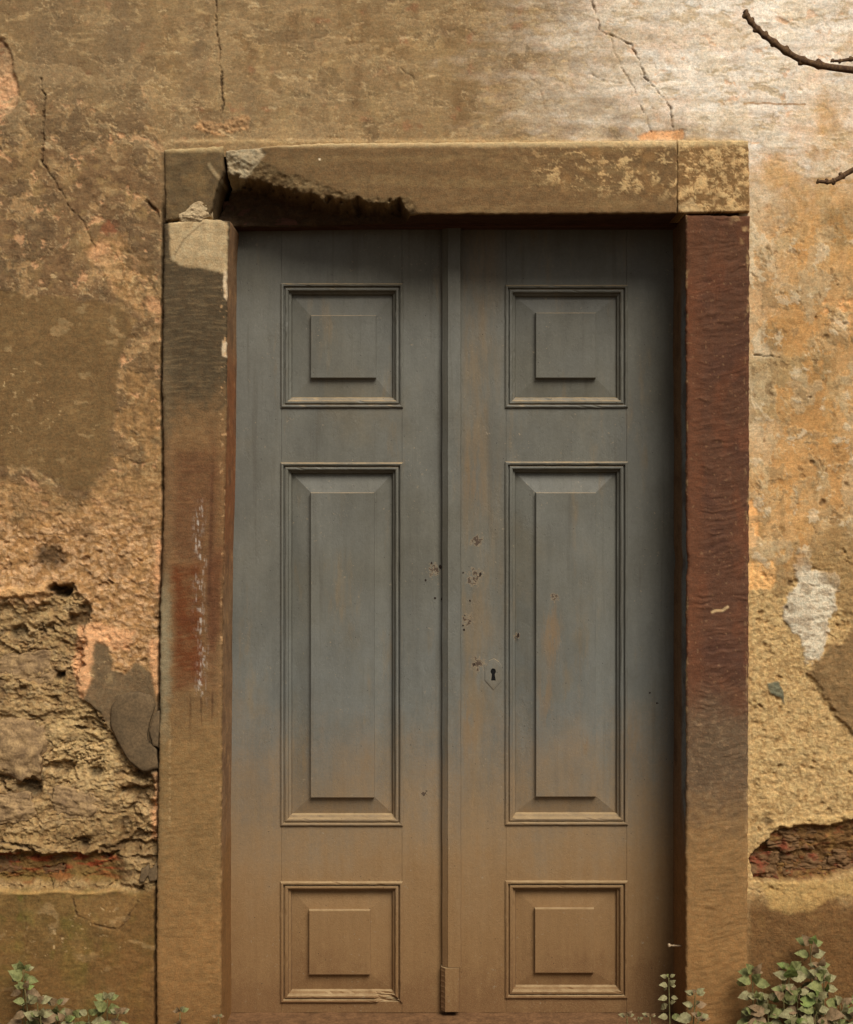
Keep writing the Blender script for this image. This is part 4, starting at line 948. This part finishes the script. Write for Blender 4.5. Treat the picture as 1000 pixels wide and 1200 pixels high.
for (px, py, r, sq) in ((510, 701, 2.0, 1.1), (516, 664, 2.4, 1.8), (499, 680, 1.6, 1.5), (506, 660, 1.4, 1.6), (517.5, 702, 1.2, 2.0)):
    pit(px, py, r * .7, lfl, .0006, sq)
for (px, py, r, sq) in ((543, 671, 1.6, 1), (563, 673, 2.2, 1.8), (543, 733, 1.6, 1), (544, 738, 1.8, 1.1), (551, 704, 1.4, 1.2), (608, 745, 1.7, 1.8), (545, 721, 1.2, 1), (556, 778, 1.6, 1.2), (762, 812, 1.6, 1), (770, 824, 1.5, 1)):
    pit(px, py, r * .7, lfr, .0006 if px < 590 or px > 736 else -.009, sq)

# timber head of the door frame, seen under the broken lintel
bm = bmesh.new(); a, b = P(262, 236, .15), P(806, 265, .15)
bmesh.ops.create_cube(bm, size=1, matrix=Matrix.Translation(((a.x + b.x) / 2, .176, (a.z + b.z) / 2)) @ Matrix.Diagonal((b.x - a.x, .066, a.z - b.z, 1)))
bmesh.ops.bevel(bm, geom=bm.edges[:], offset=.003, segments=2, affect='EDGES')
me = bpy.data.meshes.new('frame_head'); bm.to_mesh(me); bm.free(); link('frame_head', me, M_TIMBER, door)

# near-black slab, the shade behind the door put into its colour
bm = bmesh.new(); bmesh.ops.create_cube(bm, size=1, matrix=Matrix.Translation((.09, .42, 1.2)) @ Matrix.Diagonal((1.6, .02, 2.9, 1)))
me = bpy.data.meshes.new('hallway_shade_slab'); bm.to_mesh(me); bm.free(); tag(link('hallway_shade_slab', me, M_DARK), kind='structure')

# ------------------------------------------------------------------ tubes: nail, branches, stems
def tube(bm, pts, rad, sides=8, cap=True):
    rings = []
    for i, p in enumerate(pts):
        t = (pts[min(i + 1, len(pts) - 1)] - pts[max(i - 1, 0)]).normalized()
        u = t.cross(Vector((0, 1, 0.13))).normalized(); w = t.cross(u)
        rings.append([bm.verts.new(p + (u * math.cos(2 * math.pi * k / sides) + w * math.sin(2 * math.pi * k / sides)) * rad[i]) for k in range(sides)])
    for a, b in zip(rings[:-1], rings[1:]):
        for k in range(sides): bm.faces.new((a[k], a[(k + 1) % sides], b[(k + 1) % sides], b[k]))
    if cap:
        bm.faces.new(rings[0][::-1]); bm.faces.new(rings[-1])

def mesh_from(bm, name):
    bmesh.ops.recalc_face_normals(bm, faces=bm.faces); me = bpy.data.meshes.new(name); bm.to_mesh(me); bm.free(); return me

bm = bmesh.new()
p0, p1 = P(806, 1109, .07), P(784.5, 1108, .05)
tube(bm, [p0, p0.lerp(p1, .5), p0.lerp(p1, .93), p1], [.0026, .0025, .0026, .0030], 8)
tube(bm, [p0.lerp(p1, .95), p1, p1 + (p1 - p0).normalized() * .003], [.0045, .0060, .0050], 8)
tag(link('nail', mesh_from(bm, 'nail'), M_IRON, None, True), 'bent pale iron nail sticking out of the right reveal', 'nail')

def smooth_path(ctrl, n):
    out = []
    for i in range(len(ctrl) - 1):
        p0 = ctrl[max(i - 1, 0)]; p1 = ctrl[i]; p2 = ctrl[i + 1]; p3 = ctrl[min(i + 2, len(ctrl) - 1)]
        for k in range(n):
            t = k / n
            out.append(.5 * ((2 * p1) + (p2 - p0) * t + (2 * p0 - 5 * p1 + 4 * p2 - p3) * t * t + (3 * p1 - p0 - 3 * p2 + p3) * t ** 3))
    out.append(ctrl[-1]); return out

def make_tree():
    tx, ty = 2.15, -.75
    root = empty('bare_tree', (tx, ty, -.15)); tag(root, 'leafless tree at the right edge reaching thin bare twigs before the wall', 'tree')
    bm = bmesh.new(); path = smooth_path([Vector((tx, ty, -.2)), Vector((tx + .03, ty, .7)), Vector((tx - .04, ty + .02, 1.6)), Vector((tx + .05, ty, 2.4)), Vector((tx + .12, ty + .05, 3.3)), Vector((tx + .02, ty, 4.2))], 8)
    tube(bm, path, [.07 - .045 * i / len(path) + (.03 if i < 2 else 0) for i in range(len(path))], 12)
    link('trunk', mesh_from(bm, 'trunk'), M_BARK, root, True)
    d = -.45
    def branch(ctrl, r0, r1, knots):
        pts = smooth_path(ctrl, 14); n = len(pts); rad = []
        for i in range(n):
            t = i / (n - 1); r = r0 + (r1 - r0) * t
            for kn in knots: r *= 1 + .45 * math.exp(-((t - kn) / .014) ** 2)
            rad.append(r)
        bm = bmesh.new(); tube(bm, pts, rad, 9)
        for i, kn in enumerate(knots):                      # buds
            j = int(kn * (n - 1)); p = pts[j]; t = (pts[min(j + 1, n - 1)] - pts[max(j - 1, 0)]).normalized(); sd = t.cross(Vector((0, 1, 0))).normalized() * (1 if i % 2 else -1)
            dirv = (sd + t * .5).normalized(); tube(bm, [p, p + dirv * rad[j] * 1.0, p + dirv * rad[j] * 1.35], [rad[j] * .8, rad[j] * .62, rad[j] * .25], 6)
        link('branch', mesh_from(bm, 'branch'), M_BARK, root, True)
    q = lambda x, y, dd=d: P(x, y, dd)
    branch([Vector((tx + .02, ty, 2.55)), q(1150, 92, -.58), q(1060, 90, -.5), q(1000, 82), q(965, 77), q(935, 68), q(905, 48), q(886, 32), q(873, 15)], .0115, .0062, (.52, .60, .68, .74, .80, .86, .92, .965, .992))
    branch([Vector((tx + .02, ty, 2.62)), q(1110, 60, -.6), q(1040, 66, -.5), q(1000, 69), q(985, 71), q(974, 71)], .008, .003, (.62, .80, .93, .985))
    branch([Vector((tx - .01, ty, 2.2)), q(1120, 170, -.55), q(1050, 176, -.5), q(1000, 199), q(983, 209), q(972, 213), q(958, 212)], .010, .0045, (.60, .75, .86, .985))
make_tree()

# ------------------------------------------------------------------ plants
def leaf_mesh(name, mat, serr=.06, wid=.33, fold=.35, curl=.28):
    """ovate toothed leaf along +X, unit length, creased on the midrib"""
    bm = bmesh.new(); n = 11; mid, lf, rt = [], [], []
    for i in range(n + 1):
        t = i / n; w = wid * math.sin(math.pi * t ** .78) ** 1.05 if 0 < t < 1 else 0
        w *= 1 + (serr if i % 2 else -serr); zc = -curl * t * t + .12 * t
        mid.append(bm.verts.new((t, 0, zc)))
        if 0 < i < n:
            lf.append(bm.verts.new((t - .02, w, zc + fold * w + .03 * math.sin(i * 1.9)))); rt.append(bm.verts.new((t - .02, -w, zc + fold * w + .03 * math.sin(i * 1.9 + 1))))
    for side in (lf, rt):
        bm.faces.new((mid[0], side[0], mid[1]))
        for i in range(len(side) - 1): bm.faces.new((mid[i + 1], side[i], side[i + 1], mid[i + 2]))
        bm.faces.new((mid[n - 1], side[-1], mid[n]))
    bmesh.ops.recalc_face_normals(bm, faces=bm.faces)
    me = bpy.data.meshes.new(name); bm.to_mesh(me); bm.free(); me.materials.append(mat); me.polygons.foreach_set('use_smooth', [True] * len(me.polygons)); return me

def mat_leaf(name, a, b):
    a = np.asarray(a) * .80; b = np.asarray(b) * .70; t = NT(name); n = t.noise(70, 4, .6); c = t.mix(t.ramp(n, .35, .65), tuple(a), tuple(b))
    c = t.scale_col(c, t.ramp(t.noise(350, 2), .3, .7, .85, 1.15))
    m = t.done(c, .7, t.bump(n, .4, .003), .2); t.b.inputs['Subsurface Weight'].default_value = 0.0
    return m
LG = [leaf_mesh('leaf', mat_leaf('leaf_green', C(138, 138, 82), C(112, 114, 64))), leaf_mesh('leaf', mat_leaf('leaf_dusty', C(154, 146, 102), C(130, 120, 80)), curl=.3),
      leaf_mesh('leaf', mat_leaf('leaf_brown_dust', C(146, 118, 84), C(120, 98, 66)), fold=.5, curl=.4), leaf_mesh('leaf', mat_leaf('leaf_bright', C(134, 146, 74), C(112, 126, 66)))]

def plant(label, stems, seed, name='nettle_plant', mixw=(4, 3, 2, .4), group=None):
    r = random.Random(seed); b = stems[0][0]; stems = list(stems) + [((q[0][0] + r.uniform(-12, 12), q[0][1], q[0][2] - .02), (q[1][0] + r.uniform(-14, 14), q[1][1] + r.uniform(14, 34), q[1][2] - .03), q[2] * .85, max(2, q[3] - 1), -q[4]) for q in stems if q[2] > .034]
    root = empty(name, P(b[0], 1258, b[2])); tag(root, label, 'plant', group)
    for (base, tip, size, nodes, lean) in stems:
        a = P(base[0], base[1], base[2]); a.z = min(a.z, -.14); t = P(tip[0], tip[1], tip[2])
        mid = a.lerp(t, .55) + Vector((lean, -.01, 0)); path = smooth_path([a, mid, t], 8)
        bm = bmesh.new(); tube(bm, path, [.0028 - .0014 * i / len(path) for i in range(len(path))], 6); link('stem', mesh_from(bm, 'stem'), M_STEM, root, True)
        n = len(path)
        for k in range(nodes):
            f = 1 - (k / max(nodes, 1)) * .62; pt = path[int(f * (n - 1))]
            az0 = (k % 2) * math.pi / 2 + r.uniform(-.4, .4) + .4
            num = 5 if k == 0 else (4 if k == 1 else 2)
            for q in range(num):
                az = az0 + q * (2 * math.pi / num) + r.uniform(-.25, .25)
                out = Vector((math.cos(az), math.sin(az) * .6 - .1, math.sin(az) * -.45)); elev = r.uniform(.0, .45) if k else r.uniform(.3, .7)
                dv = (out + Vector((0, 0, elev - .35 * (k > 1)))).normalized()
                sz = size * (.72 if k == 0 else min(1.1, .9 + .1 * k)) * r.uniform(.8, 1.25)
                nz = (Vector((0, -.95, .62)) + Vector((r.uniform(-.4, .4), r.uniform(-.2, .2), 0))); yv = nz.cross(dv).normalized(); zv = dv.cross(yv).normalized()
                o = bpy.data.objects.new('leaf', LG[r.choices(range(4), mixw if k < 2 else (mixw[0] * .5, mixw[1], mixw[2] * 2, 0))[0]]); COL.objects.link(o); o.parent = root
                M = Matrix((dv, yv, zv)).transposed().to_4x4(); M = Matrix.Translation(pt + dv * .006 - root.location) @ M @ Matrix.Diagonal((sz, sz * r.uniform(.85, 1.1), sz, 1)); o.matrix_local = M
    return root

B = 1262
plant('leafy green weed at the foot of the left jamb, farthest left', [((40, B, -.06), (28, 1138, -.07), .040, 5, -.01), ((52, B, -.08), (44, 1176, -.10), .046, 3, 0), ((70, B, -.05), (66, 1178, -.07), .042, 4, .005), ((88, B, -.07), (86, 1192, -.09), .044, 3, .01)], 3)
plant('small dusty weed between the farthest left weed and the jamb', [((122, B, -.06), (126, 1172, -.08), .040, 4, .004), ((112, B, -.06), (104, 1190, -.08), .036, 3, -.006)], 8)
plant('tiny weed under the left jamb stone', [((210, B, -.07), (211, 1187, -.08), .026, 3, .002)], 5, mixw=(1, 3, 3, 0))
plant('tiny brownish sprig at the left corner of the doorway', [((257, B, -.04), (256, 1193, -.05), .020, 3, .002)], 6, mixw=(0, 2, 4, 0))
plant('slim pale weed standing in the right corner of the doorway', [((789, B, -.02), (784, 1146, -.02), .024, 6, -.004)], 12, mixw=(2, 4, 1, 0))
plant('pale weed leaning against the foot of the right jamb', [((800, B, -.06), (815, 1166, -.08), .036, 4, .006)], 14, mixw=(1, 4, 1, 0))
plant('low dry weed with small tan leaves at the door bottom', [((742, B, -.05), (735, 1192, -.06), .024, 3, -.004), ((758, B, -.05), (762, 1192, -.06), .022, 3, .004), ((772, B, -.05), (748, 1196, -.05), .020, 2, .002)], 16, mixw=(0, 2, 4, 0))
plant('large bushy green weed against the wall right of the door', [((892, B, -.07), (882, 1142, -.08), .046, 5, -.008), ((915, B, -.08), (925, 1136, -.10), .048, 6, .004), ((938, B, -.06), (950, 1108, -.07), .046, 6, .01),
      ((930, B, -.10), (935, 1166, -.13), .048, 5, 0), ((905, B, -.10), (900, 1172, -.12), .044, 4, -.004), ((955, B, -.09), (966, 1150, -.11), .046, 5, .006), ((978, B, -.07), (985, 1178, -.09), .046, 4, .004), ((962, B, -.1), (958, 1188, -.13), .044, 3, 0), ((1004, B, -.07), (1008, 1176, -.09), .046, 4, .006), ((884, B, -.09), (882, 1190, -.11), .038, 3, 0)], 20, mixw=(4, 3, 1.5, 1.0))
